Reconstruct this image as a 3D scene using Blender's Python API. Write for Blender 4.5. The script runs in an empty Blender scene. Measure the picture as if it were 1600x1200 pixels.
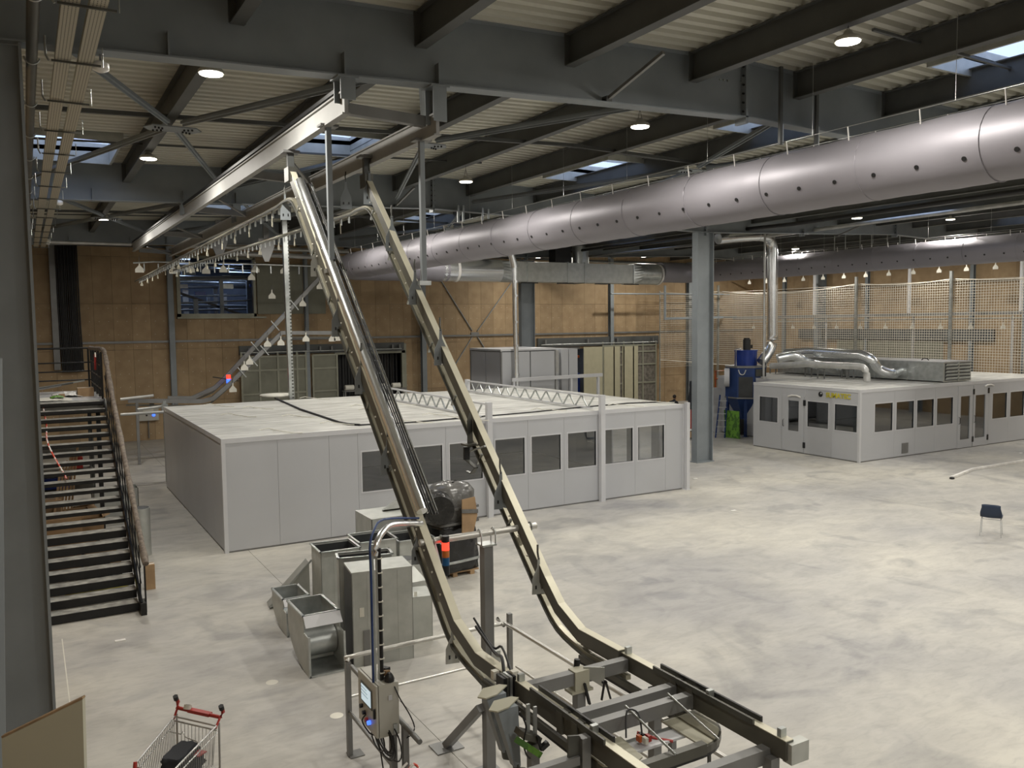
import bpy, math, random
from mathutils import Vector, Matrix
random.seed(7)
rnd = random.uniform
PI = math.pi
# ------------------------------------------------------------------ camera
F, YAW, PITCH, ROLL, EYE = 1320.08, math.radians(29.888), math.radians(4.171), math.radians(-.671), 5.25
cf = Vector((math.sin(YAW)*math.cos(PITCH), math.cos(YAW)*math.cos(PITCH), -math.sin(PITCH)))
cr = Vector((math.cos(YAW), -math.sin(YAW), 0))
cu = cr.cross(cf)
cr2 = cr*math.cos(ROLL) + cu*math.sin(ROLL)
cu2 = -cr*math.sin(ROLL) + cu*math.cos(ROLL)
CAM = Vector((0, 0, EYE))
cam_data = bpy.data.cameras.new('camera'); cam = bpy.data.objects.new('camera', cam_data)
bpy.context.scene.collection.objects.link(cam)
m = Matrix((cr2, cu2, -cf)).transposed().to_4x4(); m.translation = CAM
cam.matrix_world = m
cam_data.sensor_width = 36; cam_data.lens = F/1600*36; cam_data.clip_end = 300; cam_data.clip_start = .05
sc = bpy.context.scene; sc.camera = cam
# ------------------------------------------------------------------ world, exposure, lamps' strength
w = bpy.data.worlds.new('sky'); sc.world = w; w.use_nodes = True
bg = w.node_tree.nodes['Background']; bg.inputs[0].default_value = (.58, .70, 1.0, 1); bg.inputs[1].default_value = 2.2
sc.view_settings.view_transform = 'Standard'; sc.view_settings.look = 'None'
sc.view_settings.gamma = 1; sc.view_settings.use_curve_mapping = False
sc.view_settings.exposure = 0.0
LAMP_W = 205.0
LAMP_COL = (1.0, .955, .87)

def ray(x, y): return cf + cr2*((x-800)/F) - cu2*((y-600)/F)
def PZ(x, y, z=0): d = ray(x, y); return CAM + d*((z-EYE)/d.z)
def PY(x, y, Y): d = ray(x, y); return CAM + d*(Y/d.y)
def PX(x, y, X): d = ray(x, y); return CAM + d*(X/d.x)
V = Vector
# ------------------------------------------------------------------ materials
def mat(name, col, rough=.5, metal=0., var=.12, scale=3., bump=0., col2=None, per=0., stretch=None, detail=5, emis=None, estr=0, coat=0, lo=.35, hi=.65):
    m = bpy.data.materials.new(name); m.use_nodes = True; nt = m.node_tree; N = nt.nodes; L = nt.links
    b = N['Principled BSDF']; b.inputs['Roughness'].default_value = rough; b.inputs['Metallic'].default_value = metal
    tc = N.new('ShaderNodeTexCoord'); mp = N.new('ShaderNodeMapping'); L.new(tc.outputs['Object'], mp.inputs[0])
    if stretch: mp.inputs['Scale'].default_value = stretch
    no = N.new('ShaderNodeTexNoise'); no.inputs['Scale'].default_value = scale; no.inputs['Detail'].default_value = detail
    L.new(mp.outputs[0], no.inputs[0])
    rp = N.new('ShaderNodeValToRGB'); L.new(no.outputs[0], rp.inputs[0])
    c2 = col2 or tuple(max(0, c*(1-var*2)) for c in col)
    rp.color_ramp.elements[0].position = lo; rp.color_ramp.elements[1].position = hi
    rp.color_ramp.elements[0].color = (*c2, 1); rp.color_ramp.elements[1].color = (*col, 1)
    out = rp.outputs[0]
    if per:
        oi = N.new('ShaderNodeObjectInfo'); mr = N.new('ShaderNodeMapRange'); L.new(oi.outputs['Random'], mr.inputs[0])
        mr.inputs[3].default_value = 1-per; mr.inputs[4].default_value = 1+per
        mx = N.new('ShaderNodeVectorMath'); mx.operation = 'SCALE'; L.new(out, mx.inputs[0]); L.new(mr.outputs[0], mx.inputs['Scale']); out = mx.outputs[0]
    L.new(out, b.inputs['Base Color'])
    if bump:
        bp = N.new('ShaderNodeBump'); bp.inputs['Strength'].default_value = bump; bp.inputs['Distance'].default_value = .02
        L.new(no.outputs[0], bp.inputs['Height']); L.new(bp.outputs[0], b.inputs['Normal'])
    if emis: b.inputs['Emission Color'].default_value = (*emis, 1); b.inputs['Emission Strength'].default_value = estr
    if coat: b.inputs['Coat Weight'].default_value = coat
    return m
def glassmat(name, tint, refl=.12, rough=.02, top=.8):
    m = bpy.data.materials.new(name); m.use_nodes = True; nt = m.node_tree; N = nt.nodes; L = nt.links
    N.remove(N['Principled BSDF']); o = N['Material Output']
    t = N.new('ShaderNodeBsdfTransparent'); t.inputs[0].default_value = (*tint, 1)
    g = N.new('ShaderNodeBsdfGlossy'); g.inputs['Roughness'].default_value = rough
    lw = N.new('ShaderNodeLayerWeight'); lw.inputs[0].default_value = .35
    mr = N.new('ShaderNodeMapRange'); mr.inputs[3].default_value = refl; mr.inputs[4].default_value = top
    L.new(lw.outputs['Fresnel'], mr.inputs[0])
    mx = N.new('ShaderNodeMixShader'); L.new(mr.outputs[0], mx.inputs[0]); L.new(t.outputs[0], mx.inputs[1]); L.new(g.outputs[0], mx.inputs[2]); L.new(mx.outputs[0], o.inputs[0])
    return m
def emit(name, col, s):
    return mat(name, col, .4, 0, 0, emis=col, estr=s)

M = {}
M['steel'] = mat('painted_grey_steel', (.245, .272, .29), .5, .1, .08, 1.2)
M['purlin'] = mat('dark_purlin_steel', (.095, .10, .098), .55, .1, .1, 1.5)
M['deck'] = mat('roof_deck_sheet', (.60, .59, .51), .5, .15, .05, .7)
M['wood'] = mat('wood_particle_board', (.375, .27, .155), .75, 0, .12, 2.2, .15, (.31, .215, .12), .10, detail=8)
M['concrete'] = None
M['white'] = mat('white_lacquered_panel', (.44, .448, .465), .38, 0, .02, .8)
M['whitetrim'] = mat('white_trim', (.54, .545, .56), .35, 0, .02)
M['roofwhite'] = mat('dusty_roof_sheet', (.60, .595, .555), .55, 0, .1, 1.3, .1, (.36, .355, .33), .05, (1, 6, 1), 8)
M['galv'] = mat('galvanised_sheet', (.50, .52, .51), .34, .75, .09, 5, .05, (.38, .40, .39), .04)
M['galvdull'] = mat('dull_galvanised_sheet', (.48, .49, .46), .45, .5, .06, 4, .03, (.40, .41, .385), .05)
M['galvdark'] = mat('dark_inside_of_duct', (.05, .053, .055), .5, .3)  # galvanised sheet darkened for the shade inside ducts; also one tower door
M['chrome'] = mat('shiny_foil_duct', (.82, .84, .85), .26, .95, .04, 8, .08)
M['fabric'] = mat('violet_grey_duct_fabric', (.27, .258, .285), .52, .35, .04, 1.0, .12)
M['strap'] = mat('white_strap', (.78, .76, .72), .5)
M['track'] = mat('khaki_painted_conveyor_steel', (.095, .092, .076), .4, .15, .07, 3)
M['tracklight'] = mat('cream_conveyor_steel', (.66, .63, .50), .4, .25, .05, 3)
M['raildull'] = mat('khaki_chain_rail', (.33, .31, .235), .36, .5, .05, 3)
M['trackdark'] = mat('dark_conveyor_steel', (.10, .10, .088), .4, .5, .1, 3)
M['frame'] = mat('grey_frame_tube', (.22, .22, .215), .42, .4, .06, 3)
M['railtube'] = mat('pale_rail_tube', (.60, .59, .55), .32, .5, .05)
M['black'] = mat('matt_black', (.012, .012, .013), .45, 0, .2)
M['gloss'] = mat('black_stretch_film', (.018, .018, .018), .16, 0, .3, 5, .8)
M['film'] = mat('grey_stretch_film', (.13, .127, .12), .22, 0, .2, 6, .6)
M['blackpaint'] = mat('black_stair_paint', (.016, .016, .016), .35, .3, .2)
M['tread'] = mat('worn_stair_tread', (.42, .41, .37), .6, .1, .3, 6, .2, (.20, .195, .175), detail=8)
M['board'] = mat('beige_melamine', (.40, .385, .30), .5, 0, .02)
M['runway'] = mat('light_grey_joist', (.34, .34, .33), .55, .0, .05, 2)
M['boardedge'] = mat('raw_chipboard_edge', (.30, .20, .11), .8, 0, .15, 20)
M['card'] = mat('cardboard', (.36, .235, .125), .8, 0, .1, 4, .05, per=.15)
M['paper'] = mat('pale_paper', (.70, .68, .60), .7, 0, .05, per=.1)
M['wrap'] = mat('brown_foam_wrap', (.20, .165, .13), .8, 0, .3, 14, .6, (.10, .08, .065))
M['blue'] = mat('deep_blue_enamel', (.01, .035, .22), .28, .1, .12, 2)
M['navy'] = mat('navy_blue_enamel', (.02, .05, .17), .35, .1, .15, 2)
M['red'] = mat('red_plastic', (.42, .035, .025), .35)
M['green'] = mat('leafy_green_board', (.12, .28, .03), .6, 0, .3, 7, 0, (.05, .13, .02), stretch=(1, 1, .7), lo=.48, hi=.52, detail=2)
M['orange'] = mat('orange_paint', (.60, .12, .02), .4)
M['yellow'] = mat('yellow_lettering', (.55, .48, .04), .5)
M['chairblue'] = mat('navy_plastic_shell', (.018, .035, .075), .4)
M['cab'] = mat('light_grey_cabinet', (.46, .45, .40), .4, .05, .02)
M['screen'] = emit('panel_screen_glow', (.55, .68, .75), .75)
M['screengrey'] = emit('panel_screen_print', (.30, .36, .40), .5)
M['sliding'] = mat('olive_grey_door_sheet', (.21, .21, .16), .5, .1, .05)
M['slidingframe'] = mat('olive_door_frame', (.30, .30, .235), .45, .2, .05)
M['beige'] = mat('beige_door_sheet', (.46, .43, .30), .5, 0, .04)
M['stone'] = mat('grey_rubble_board', (.20, .18, .15), .85, 0, .3, 5, .3, (.10, .09, .075))
M['net'] = mat('white_net_cord', (.62, .58, .50), .7, 0, .04)
M['glass'] = glassmat('window_glass', (.80, .82, .84), .07)
M['skyglass'] = glassmat('skylight_glass', (.93, .95, .97), .02, .1, .25)
M['lampface'] = emit('lamp_face', (1, .93, .80), 14)
M['redglow'] = emit('red_beacon', (1, .04, .02), 2.5)
M['blueglow'] = emit('blue_pilot', (.05, .15, 1), 2)
M['amber'] = mat('amber_lens', (.60, .17, .03), .3)
M['bluelens'] = mat('blue_lens', (.01, .10, .25), .3)
M['winglow'] = emit('neighbour_hall_lamp', (.45, .62, 1), 2.2)
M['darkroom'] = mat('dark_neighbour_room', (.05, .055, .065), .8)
M['skin'] = mat('skin', (.40, .22, .15), .6, 0, .05)
M['hair'] = mat('dark_hair', (.02, .014, .01), .7)
M['cloth'] = mat('black_cloth', (.02, .022, .028), .85)
M['pipe'] = mat('white_pipe', (.52, .52, .50), .35, .3)
M['wire'] = mat('trolley_wire', (.55, .55, .54), .28, .85, .05)
M['orangetie'] = mat('red_white_tape', (.60, .08, .05), .5, 0, 0, 12, 0, (.75, .72, .68), lo=.49, hi=.51)
# concrete floor
def concrete():
    m = bpy.data.materials.new('power_floated_concrete'); m.use_nodes = True; nt = m.node_tree; N = nt.nodes; L = nt.links
    b = N['Principled BSDF']
    g = N.new('ShaderNodeNewGeometry')
    def noise(sc, st=(1, 1, 1), det=6, dist=0, rot=0):
        mp = N.new('ShaderNodeMapping'); mp.inputs['Scale'].default_value = st; mp.inputs['Rotation'].default_value = (0, 0, rot); L.new(g.outputs['Position'], mp.inputs[0])
        n = N.new('ShaderNodeTexNoise'); n.inputs['Scale'].default_value = sc; n.inputs['Detail'].default_value = det; n.inputs['Distortion'].default_value = dist
        L.new(mp.outputs[0], n.inputs[0]); return n.outputs[0]
    def ramp(src, a, b_, ca, cb):
        r = N.new('ShaderNodeValToRGB'); r.color_ramp.elements[0].position = a; r.color_ramp.elements[1].position = b_
        r.color_ramp.elements[0].color = (*ca, 1); r.color_ramp.elements[1].color = (*cb, 1); L.new(src, r.inputs[0]); return r.outputs[0]
    def mul(a, c, f=1.):
        x = N.new('ShaderNodeMix'); x.data_type = 'RGBA'; x.blend_type = 'MULTIPLY'; x.inputs[0].default_value = f
        L.new(a, x.inputs[6]); L.new(c, x.inputs[7]); return x.outputs[2]
    base = ramp(noise(.22, (1, 1.3, 1), 6), .36, .66, (.36, .35, .335), (.53, .505, .44))
    c = mul(base, ramp(noise(1.1, (1, 1.8, 1), 9, 1.2, .5), .30, .62, (.80, .80, .81), (1, 1, 1)), .9)
    c = mul(c, ramp(noise(5, (1, 2.6, 1), 8, .8, -.4), .28, .52, (.86, .86, .87), (1, 1, 1)), .8)
    c = mul(c, ramp(noise(.55, (1, 1, 1), 8, 1.5, 1.), .33, .45, (.72, .73, .76), (1, 1, 1)), .85)
    L.new(c, b.inputs['Base Color'])
    rr = N.new('ShaderNodeMapRange'); rr.inputs[3].default_value = .38; rr.inputs[4].default_value = .62
    L.new(noise(1.6), rr.inputs[0]); L.new(rr.outputs[0], b.inputs['Roughness'])
    bp = N.new('ShaderNodeBump'); bp.inputs['Strength'].default_value = .06; L.new(noise(18), bp.inputs['Height']); L.new(bp.outputs[0], b.inputs['Normal'])
    return m
M['concrete'] = concrete()

# ------------------------------------------------------------------ mesh helpers
ORG = {}
class MB:
    def __init__(s): s.v = []; s.f = []; s.sm = []
    def add(s, v, f, smooth=False):
        n = len(s.v); s.v += [tuple(p) for p in v]; s.f += [tuple(i+n for i in q) for q in f]; s.sm += [smooth]*len(f); return s
    def box(s, x0, x1, y0, y1, z0, z1):
        return s.add([(x0,y0,z0),(x1,y0,z0),(x1,y1,z0),(x0,y1,z0),(x0,y0,z1),(x1,y0,z1),(x1,y1,z1),(x0,y1,z1)],
                     [(0,3,2,1),(4,5,6,7),(0,1,5,4),(1,2,6,5),(2,3,7,6),(3,0,4,7)])
    def bar(s, p, q, w, h=None, up=(0,0,1), dw=0, dh=0):
        h = h or w; p = V(p); q = V(q); d = (q-p).normalized(); up = V(up)
        if abs(d.dot(up)) > .98: up = V((0,1,0))
        a = d.cross(up).normalized(); u = a.cross(d).normalized()
        vs = []
        for c in (p, q):
            for i, j in ((-1,-1),(1,-1),(1,1),(-1,1)): vs.append(c + a*(i*w/2+dw) + u*(j*h/2+dh))
        return s.add(vs, [(3,2,1,0),(4,5,6,7),(0,1,5,4),(1,2,6,5),(2,3,7,6),(3,0,4,7)])
    def ibar(s, p, q, h, b, tf=.03, tw=.02, up=(0,0,1)):
        s.bar(p, q, b, tf, up, 0, h/2-tf/2); s.bar(p, q, b, tf, up, 0, -h/2+tf/2); return s.bar(p, q, tw, h-2*tf, up)
    def sweep(s, pts, sec, up=(0,0,1), smooth=False, closed=True, scale=None):
        pts = [V(p) for p in pts]; n = len(pts); k = len(sec); vs = []
        for i, p in enumerate(pts):
            d = ((pts[min(i+1,n-1)]-pts[max(i-1,0)])).normalized(); U = V(up)
            if abs(d.dot(U)) > .97: U = V((1,0,0)) if abs(d.x) < .9 else V((0,1,0))
            a = d.cross(U).normalized(); u = a.cross(d).normalized(); r = scale[i] if scale else 1
            for (x, y) in sec: vs.append(p + a*x*r + u*y*r)
        fs = [(i*k+j, i*k+(j+1)%k, (i+1)*k+(j+1)%k, (i+1)*k+j) for i in range(n-1) for j in range(k)]
        s.add(vs, fs, smooth)
        if closed: s.add(vs[:k], [tuple(range(k))]).add(vs[-k:], [tuple(range(k-1, -1, -1))])
        return s
    def tube(s, pts, r, n=8, closed=True, scale=None):
        return s.sweep(pts, [(r*math.cos(2*PI*i/n), r*math.sin(2*PI*i/n)) for i in range(n)], smooth=True, closed=closed, scale=scale)
    def cyl(s, p, q, r, n=16, r2=None):
        return s.tube([p, q], 1, n, True, [r, r if r2 is None else r2])
    def lathe(s, c, prof, n=20, axis='z'):
        c = V(c); vs = []
        for (r, h) in prof:
            for i in range(n):
                a = 2*PI*i/n; vs.append(c + V((r*math.cos(a), r*math.sin(a), h)))
        k = len(prof); fs = [(i*n+j, i*n+(j+1)%n, (i+1)*n+(j+1)%n, (i+1)*n+j) for i in range(k-1) for j in range(n)]
        s.add(vs, fs, True); return s.add(vs[:n], [tuple(range(n-1, -1, -1))]).add(vs[-n:], [tuple(range(n))])
    def plate(s, poly, o, u, v, t):
        o = V(o); u = V(u).normalized(); v = V(v).normalized(); nn = u.cross(v).normalized()*t/2; k = len(poly)
        vs = [o+u*x+v*y-nn for x, y in poly] + [o+u*x+v*y+nn for x, y in poly]
        return s.add(vs, [tuple(range(k-1,-1,-1)), tuple(range(k, 2*k))] + [(i, (i+1)%k, k+(i+1)%k, k+i) for i in range(k)])
    def build(s, name, m, parent=None, loc=None):
        o0 = V(ORG.get(parent.name, (0,0,0))) if parent else V(loc) if loc is not None else V((0,0,0))
        me = bpy.data.meshes.new(name); me.from_pydata([tuple(V(p)-o0) for p in s.v], [], s.f)
        me.polygons.foreach_set('use_smooth', s.sm); me.materials.append(M[m] if isinstance(m, str) else m); me.update()
        o = bpy.data.objects.new(name, me); sc.collection.objects.link(o)
        if parent: o.parent = parent; ORG[o.name] = tuple(o0)
        else: o.location = o0; ORG[o.name] = tuple(o0)
        return o
def B(*a): return MB().box(*a)
def tag(o, label, cat, group=None, kind=None):
    if label: o['label'] = label
    if cat: o['category'] = cat
    if group: o['group'] = group
    if kind: o['kind'] = kind
    return o
def thing(name, label, cat, loc=(0,0,0), group=None):
    o = bpy.data.objects.new(name, None); sc.collection.objects.link(o); o.location = loc; o.empty_display_size = .2
    ORG[o.name] = tuple(loc); return tag(o, label, cat, group)
def struct(o): o['kind'] = 'structure'; return o
def dup(r, loc, rz=0, label=None):
    c = r.copy(); sc.collection.objects.link(c); c.location = loc; c.rotation_euler = (0,0,rz)
    if label: c['label'] = label
    for ch in list(r.children):
        d = ch.copy(); sc.collection.objects.link(d); d.parent = c
        for g in list(ch.children):
            e = g.copy(); sc.collection.objects.link(e); e.parent = d
    return c
ORD = ['first','second','third','fourth','fifth','sixth','seventh','eighth','ninth','tenth','eleventh','twelfth','thirteenth','fourteenth','fifteenth','sixteenth','seventeenth','eighteenth','nineteenth','twentieth']
def shared(parent, name, m, data):   # part sharing mesh data
    o = bpy.data.objects.new(name, data); sc.collection.objects.link(o); o.parent = parent; return o
def arc(c, r, a0, a1, n, u, v):
    c = V(c); u = V(u); v = V(v); return [c + u*(r*math.cos(a0+(a1-a0)*i/n)) + v*(r*math.sin(a0+(a1-a0)*i/n)) for i in range(n+1)]

# ================================================================== SETTING
XL, XR, YF, YB = -1.2, 43.4, -7.0, 42.17
def zb(x):   # underside of the portal rafters
    x = max(0, x) % 21.7
    return 8.33 + .37*x/10.8 if x < 10.8 else 8.70 - .25*(x-10.8)/10.9
def zt(x): return zb(x) + .92 - .02
# floor: slabs with recessed joints over a dark bed
fl = struct(MB().box(XL, XR+1, YF, YB+7, -.30, -.03).build('floor', 'frame'))
xs = [XL, 4.3, 21.45, 32, XR+1]; ys = [YF, 22.5, 29.8, 36.2, YB+7]
for i in range(len(xs)-1):
    for j in range(len(ys)-1):
        g = .004
        B(xs[i]+g, xs[i+1]-g, ys[j]+g, ys[j+1]-g, -.03, 0).build('slab', 'concrete', fl)
# back wall: particle-board panels around three openings
HOLES = [(6.38, 9.72, 5.83, 8.45), (13.8, 17.42, 0, 3.70), (27.7, 30.2, 0, 3.62)]
wb = struct(MB().box(XL, 5.6, YB+.05, YB+.2, 0, 10.2).box(5.6, 6.38, YB+.05, YB+.2, 0, 10.2).box(6.38, 9.72, YB+.05, YB+.2, 0, 5.83).box(6.38, 9.72, YB+.05, YB+.2, 8.45, 10.2)
    .box(9.72, 13.8, YB+.05, YB+.2, 0, 10.2).box(13.8, 17.42, YB+.05, YB+.2, 3.7, 10.2).box(17.42, 27.7, YB+.05, YB+.2, 0, 10.2)
    .box(27.7, 30.2, YB+.05, YB+.2, 3.62, 10.2).box(30.2, XR, YB+.05, YB+.2, 0, 10.2).build('wall_back', 'purlin'))
def panels(axis, c, a0, a1, wdt, zrows, parent, holes, inward, m='wood', thick=.02):
    n = round((a1-a0)/wdt)
    for i in range(n):
        u0 = a0+(a1-a0)*i/n+.004; u1 = a0+(a1-a0)*(i+1)/n-.004
        for k in range(len(zrows)-1):
            z0, z1 = zrows[k]+.005, zrows[k+1]-.005
            rects = [(u0, u1, z0, z1)]
            for (p, q, r, s) in holes:
                nr = []
                for (a, b, c_, d) in rects:
                    if b <= p or a >= q or d <= r or c_ >= s: nr.append((a, b, c_, d)); continue
                    if a < p: nr.append((a, p, c_, d))
                    if b > q: nr.append((q, b, c_, d))
                    if c_ < r: nr.append((max(a, p), min(b, q), c_, r))
                    if d > s: nr.append((max(a, p), min(b, q), s, d))
                rects = nr
            if not rects: continue
            mb = MB(); off = rnd(-.003, .003)
            for (a, b, c_, d) in rects:
                if axis == 'x': mb.box(a, b, c-thick+off, c+.05, c_, d)
                else: mb.box(c-thick+off, c+.05, a, b, c_, d)
            mb.build('wood_panel', m, parent)
panels('x', YB, XL, XR, .78, [0, 1.72, 4.20, 6.29, 8.42, 10.1], wb, HOLES, -1)
wr = struct(B(XR+.05, XR+.2, YF, YB+.2, 0, 10.2).build('wall_right', 'purlin'))
panels('y', XR, 18.5, YB, 1.18, [0, 2.1, 4.20, 6.29, 8.42, 10.1], wr, [], -1)
B(XR-.02, XR+.05, YF, 18.5, 0, 10.1).build('wood_panel', 'wood', wr)
wl = struct(B(XL-.2, XL, YF, YB+.2, 0, 10.2).build('wall_left', 'wood'))
wf = struct(B(XL-.2, XR+.2, YF-.2, YF, 0, 10.2).build('wall_front', 'white'))
# neighbour rooms seen through the openings
for i, (x0, x1, z0, z1, d) in enumerate([(4.9, 11.2, 4.6, 9.0, 6), (13.4, 17.8, 0, 4.1, 3), (26.6, 31, 0, 4.2, 5)]):
    y0, y1 = YB+.21, YB+.21+d; t = .1
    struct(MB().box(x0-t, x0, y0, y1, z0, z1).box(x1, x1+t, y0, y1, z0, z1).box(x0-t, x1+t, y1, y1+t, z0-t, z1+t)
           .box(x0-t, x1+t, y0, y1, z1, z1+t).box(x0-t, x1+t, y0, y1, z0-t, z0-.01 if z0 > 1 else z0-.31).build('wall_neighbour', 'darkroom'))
# ---- ceiling: trapezoidal deck, skylight openings left out
SKY = [(13.25, 15.75, 4.6, 8.9), (13.25, 15.75, 18.0, 20.9), (13.25, 15.75, 11.2, 13.9), (13.25, 15.75, 29.4, 32.5), (4.9, 7.1, 17.9, 20.1), (0.0, 1.95, 19.9, 22.6),
       (4.9, 7.1, 29.3, 32.0), (23.6, 25.9, 29.3, 32.4), (26.0, 28.3, 18.0, 20.9), (34.6, 37.0, 18.0, 20.9)]
SKY = [(a, b, round(c/.28)*.28, round(d/.28)*.28) for a, b, c, d in SKY]
def deck():
    mb = MB(); xb = sorted(set([XL-.2, 10.8, 21.7, 32.5, XR+.2] + [s[0] for s in SKY] + [s[1] for s in SKY]))
    prof = [(0, 0), (.125, 0), (.155, .10), (.25, .10), (.28, 0)]
    for k in range(int((YF-.3)/.28), int(43/.28)):
        for a in range(len(xb)-1):
            xa, xc = xb[a], xb[a+1]; ym = (k+.5)*.28; xm = (xa+xc)/2
            if any(s[0] < xm < s[1] and s[2] < ym < s[3] for s in SKY): continue
            for j in range(4):
                y0, h0 = prof[j]; y1, h1 = prof[j+1]; za = zt(xa)+.02; zc = zt(xc-.001)+.02
                mb.add([(xa, k*.28+y0, za+h0), (xc, k*.28+y0, zc+h0), (xc, k*.28+y1, zc+h1), (xa, k*.28+y1, za+h1)], [(0, 1, 2, 3)])
    return mb.build('ceiling', 'deck')
struct(deck())
cb = MB()   # outer roof skin keeps daylight out of the joints
xb = sorted(set([XL-.4, 10.8, 21.7, 32.5, XR+.4] + [s[0] for s in SKY] + [s[1] for s in SKY])); yb = sorted(set([YF-.4, YB+.4] + [s[2] for s in SKY] + [s[3] for s in SKY]))
for a in range(len(xb)-1):
    for b in range(len(yb)-1):
        xm, ym = (xb[a]+xb[a+1])/2, (yb[b]+yb[b+1])/2
        if any(s[0] < xm < s[1] and s[2] < ym < s[3] for s in SKY): continue
        (x0, x1), (y0, y1) = (xb[a], xb[a+1]), (yb[b], yb[b+1]); za, zc = zt(max(x0, .01))+.14, zt(x1-.001)+.14
        cb.add([(x0,y0,za),(x1,y0,zc),(x1,y1,zc),(x0,y1,za),(x0,y0,za+.1),(x1,y0,zc+.1),(x1,y1,zc+.1),(x0,y1,za+.1)], [(0,3,2,1),(4,5,6,7),(0,1,5,4),(1,2,6,5),(2,3,7,6),(3,0,4,7)])
struct(cb.build('ceiling_skin', 'purlin'))
for i, (a, b, c, d) in enumerate(SKY):
    z = zt((a+b)/2); t_ = z+.36; root = struct(MB().box(a-.05, a, c-.05, d+.05, z-.12, t_).box(b, b+.05, c-.05, d+.05, z-.12, t_).box(a, b, c-.05, c, z-.12, t_).box(a, b, d, d+.05, z-.12, t_).build('window_%d' % (i+1), 'galvdull'))
    n = 3
    for k in range(n): B(a, b, c+(d-c)*k/n+.02, c+(d-c)*(k+1)/n-.02, t_-.02, t_).build('pane', 'skyglass', root)
    for k in range(1, n): y = c+(d-c)*k/n; B(a, b, y-.025, y+.025, t_-.06, t_+.01).build('glazing_bar', 'galvdull', root)
# ================================================================== ROOF STEEL
def rafter(Y, label):
    r = thing('roof_beam', label, 'beam', (0, Y, 0))
    pts = [(XL if 0 else -.6, 8.33-.02, 9.23), (10.8, 8.70, 9.60), (21.7, 8.45, 9.35), (32.5, 8.82, 9.70), (43.3, 8.45, 9.35)]
    for (x0, b0, t0), (x1, b1, t1) in zip(pts, pts[1:]):
        def slab(y0, y1, f0, f1):
            mb.add([(x0,y0,f0[0]),(x0,y1,f0[0]),(x0,y1,f0[1]),(x0,y0,f0[1]),(x1,y0,f1[0]),(x1,y1,f1[0]),(x1,y1,f1[1]),(x1,y0,f1[1])],
                   [(0,3,2,1),(4,5,6,7),(0,1,5,4),(1,2,6,5),(2,3,7,6),(3,0,4,7)])
        mb = MB(); slab(Y-.01, Y+.01, (b0, t0), (b1, t1)); mb.build('web', 'steel', r)
        mb = MB(); slab(Y-.13, Y+.13, (b0-.02, b0), (b1-.02, b1)); mb.build('lower_flange', 'steel', r)
        mb = MB(); slab(Y-.13, Y+.13, (t0, t0+.02), (t1, t1+.02)); mb.build('upper_flange', 'steel', r)
    for x, b, t in pts[1:4]:
        MB().box(x-.03, x+.03, Y-.13, Y+.13, b-.12, t).build('splice_plate', 'steel', r)
        bo = MB()
        for k in range(6):
            for sx in (-1, 1): bo.cyl((x+sx*.03, Y-.08, b+.08+k*(t-b-.16)/5), (x+sx*.06, Y-.08, b+.08+k*(t-b-.16)/5), .018, 6)
        bo.build('bolt_row', 'black', r)
    for x in (1.6, 3.72, 5.05, 16.5, 26.8, 38):
        z0 = zb(x); s_ = MB(); s_.box(x-.008, x+.008, Y-.13, Y-.01, z0, z0+.28).box(x-.008, x+.008, Y+.01, Y+.13, z0, z0+.28); s_.build('stiffener', 'steel', r)
    return r
for Y, l in ((-1.9, 'deep grey steel portal beam above the viewpoint'), (10.8, 'nearest deep grey steel portal beam across the top of the view'),
             (23.5, 'middle grey steel portal beam, on the free column beside the white booth'), (36.2, 'farthest grey steel portal beam near the wooden end wall')): rafter(Y, l)
def column(x, Y, label):
    c = thing('steel_column', label, 'column', (x, Y, 0)); h = zb(max(x, 0.01))-.02 if x > 0 else 8.30
    MB().box(x-.36, x+.36, Y-.01, Y+.01, .02, h).build('web', 'steel', c)
    for s in (-1, 1): B(x+s*.375-.015, x+s*.375+.015, Y-.15, Y+.15, .02, h).build('flange', 'steel', c)
    B(x-.42, x+.42, Y-.2, Y+.2, 0, .03).build('base_plate', 'steel', c)
    return c
column(-.28, 10.8, 'dark grey steel column filling the left edge of the view')
column(21.63, 23.5, 'free-standing grey steel column beside the right end of the near white booth')
column(21.70, 36.2, 'grey steel column rising behind the white unit on the booth roof')
column(-.28, 23.5, 'dark column on the left wall beside the stair landing'); column(-.28, 36.2, 'dark column at the far end of the left wall')
for Y in (36.2, 23.5, 10.8): column(43.0, Y, 'steel column on the right wall, %s from the far corner' % {36.2:'first', 23.5:'second', 10.8:'third'}[Y])
t = thing('hanger_channels', 'pair of dark vertical channels in front of the nearest beam above the big duct', 'hanger', tuple(PY(1219, 115, 10.5)))
for x, y0, y1 in ((1219, 117, 226), (1275, 130, 229)):
    a = PY(x, y1, 10.55); MB().bar((a.x, 10.55, a.z), (a.x, 10.55, zt(a.x)-.01), .06, .05).build('channel', 'purlin', t); MB().bar((a.x+.05, 10.55, a.z), (a.x+.05, 10.55, a.z+.35), .03, .03).build('rod', 'galv', t)
t = thing('bolt_cluster', 'small bright bolts on the nearest beam beside its splice', 'bolt', tuple(PY(1127, 125, 10.78)))
for x, y in ((1125, 124), (1131, 125), (1137, 126), (1158, 129), (1163, 130), (1168, 131)): a = PY(x, y, 10.78); MB().cyl((a.x, 10.79, a.z), (a.x, 10.765, a.z), .014, 6).build('bolt_head', 'galv', t)
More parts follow.
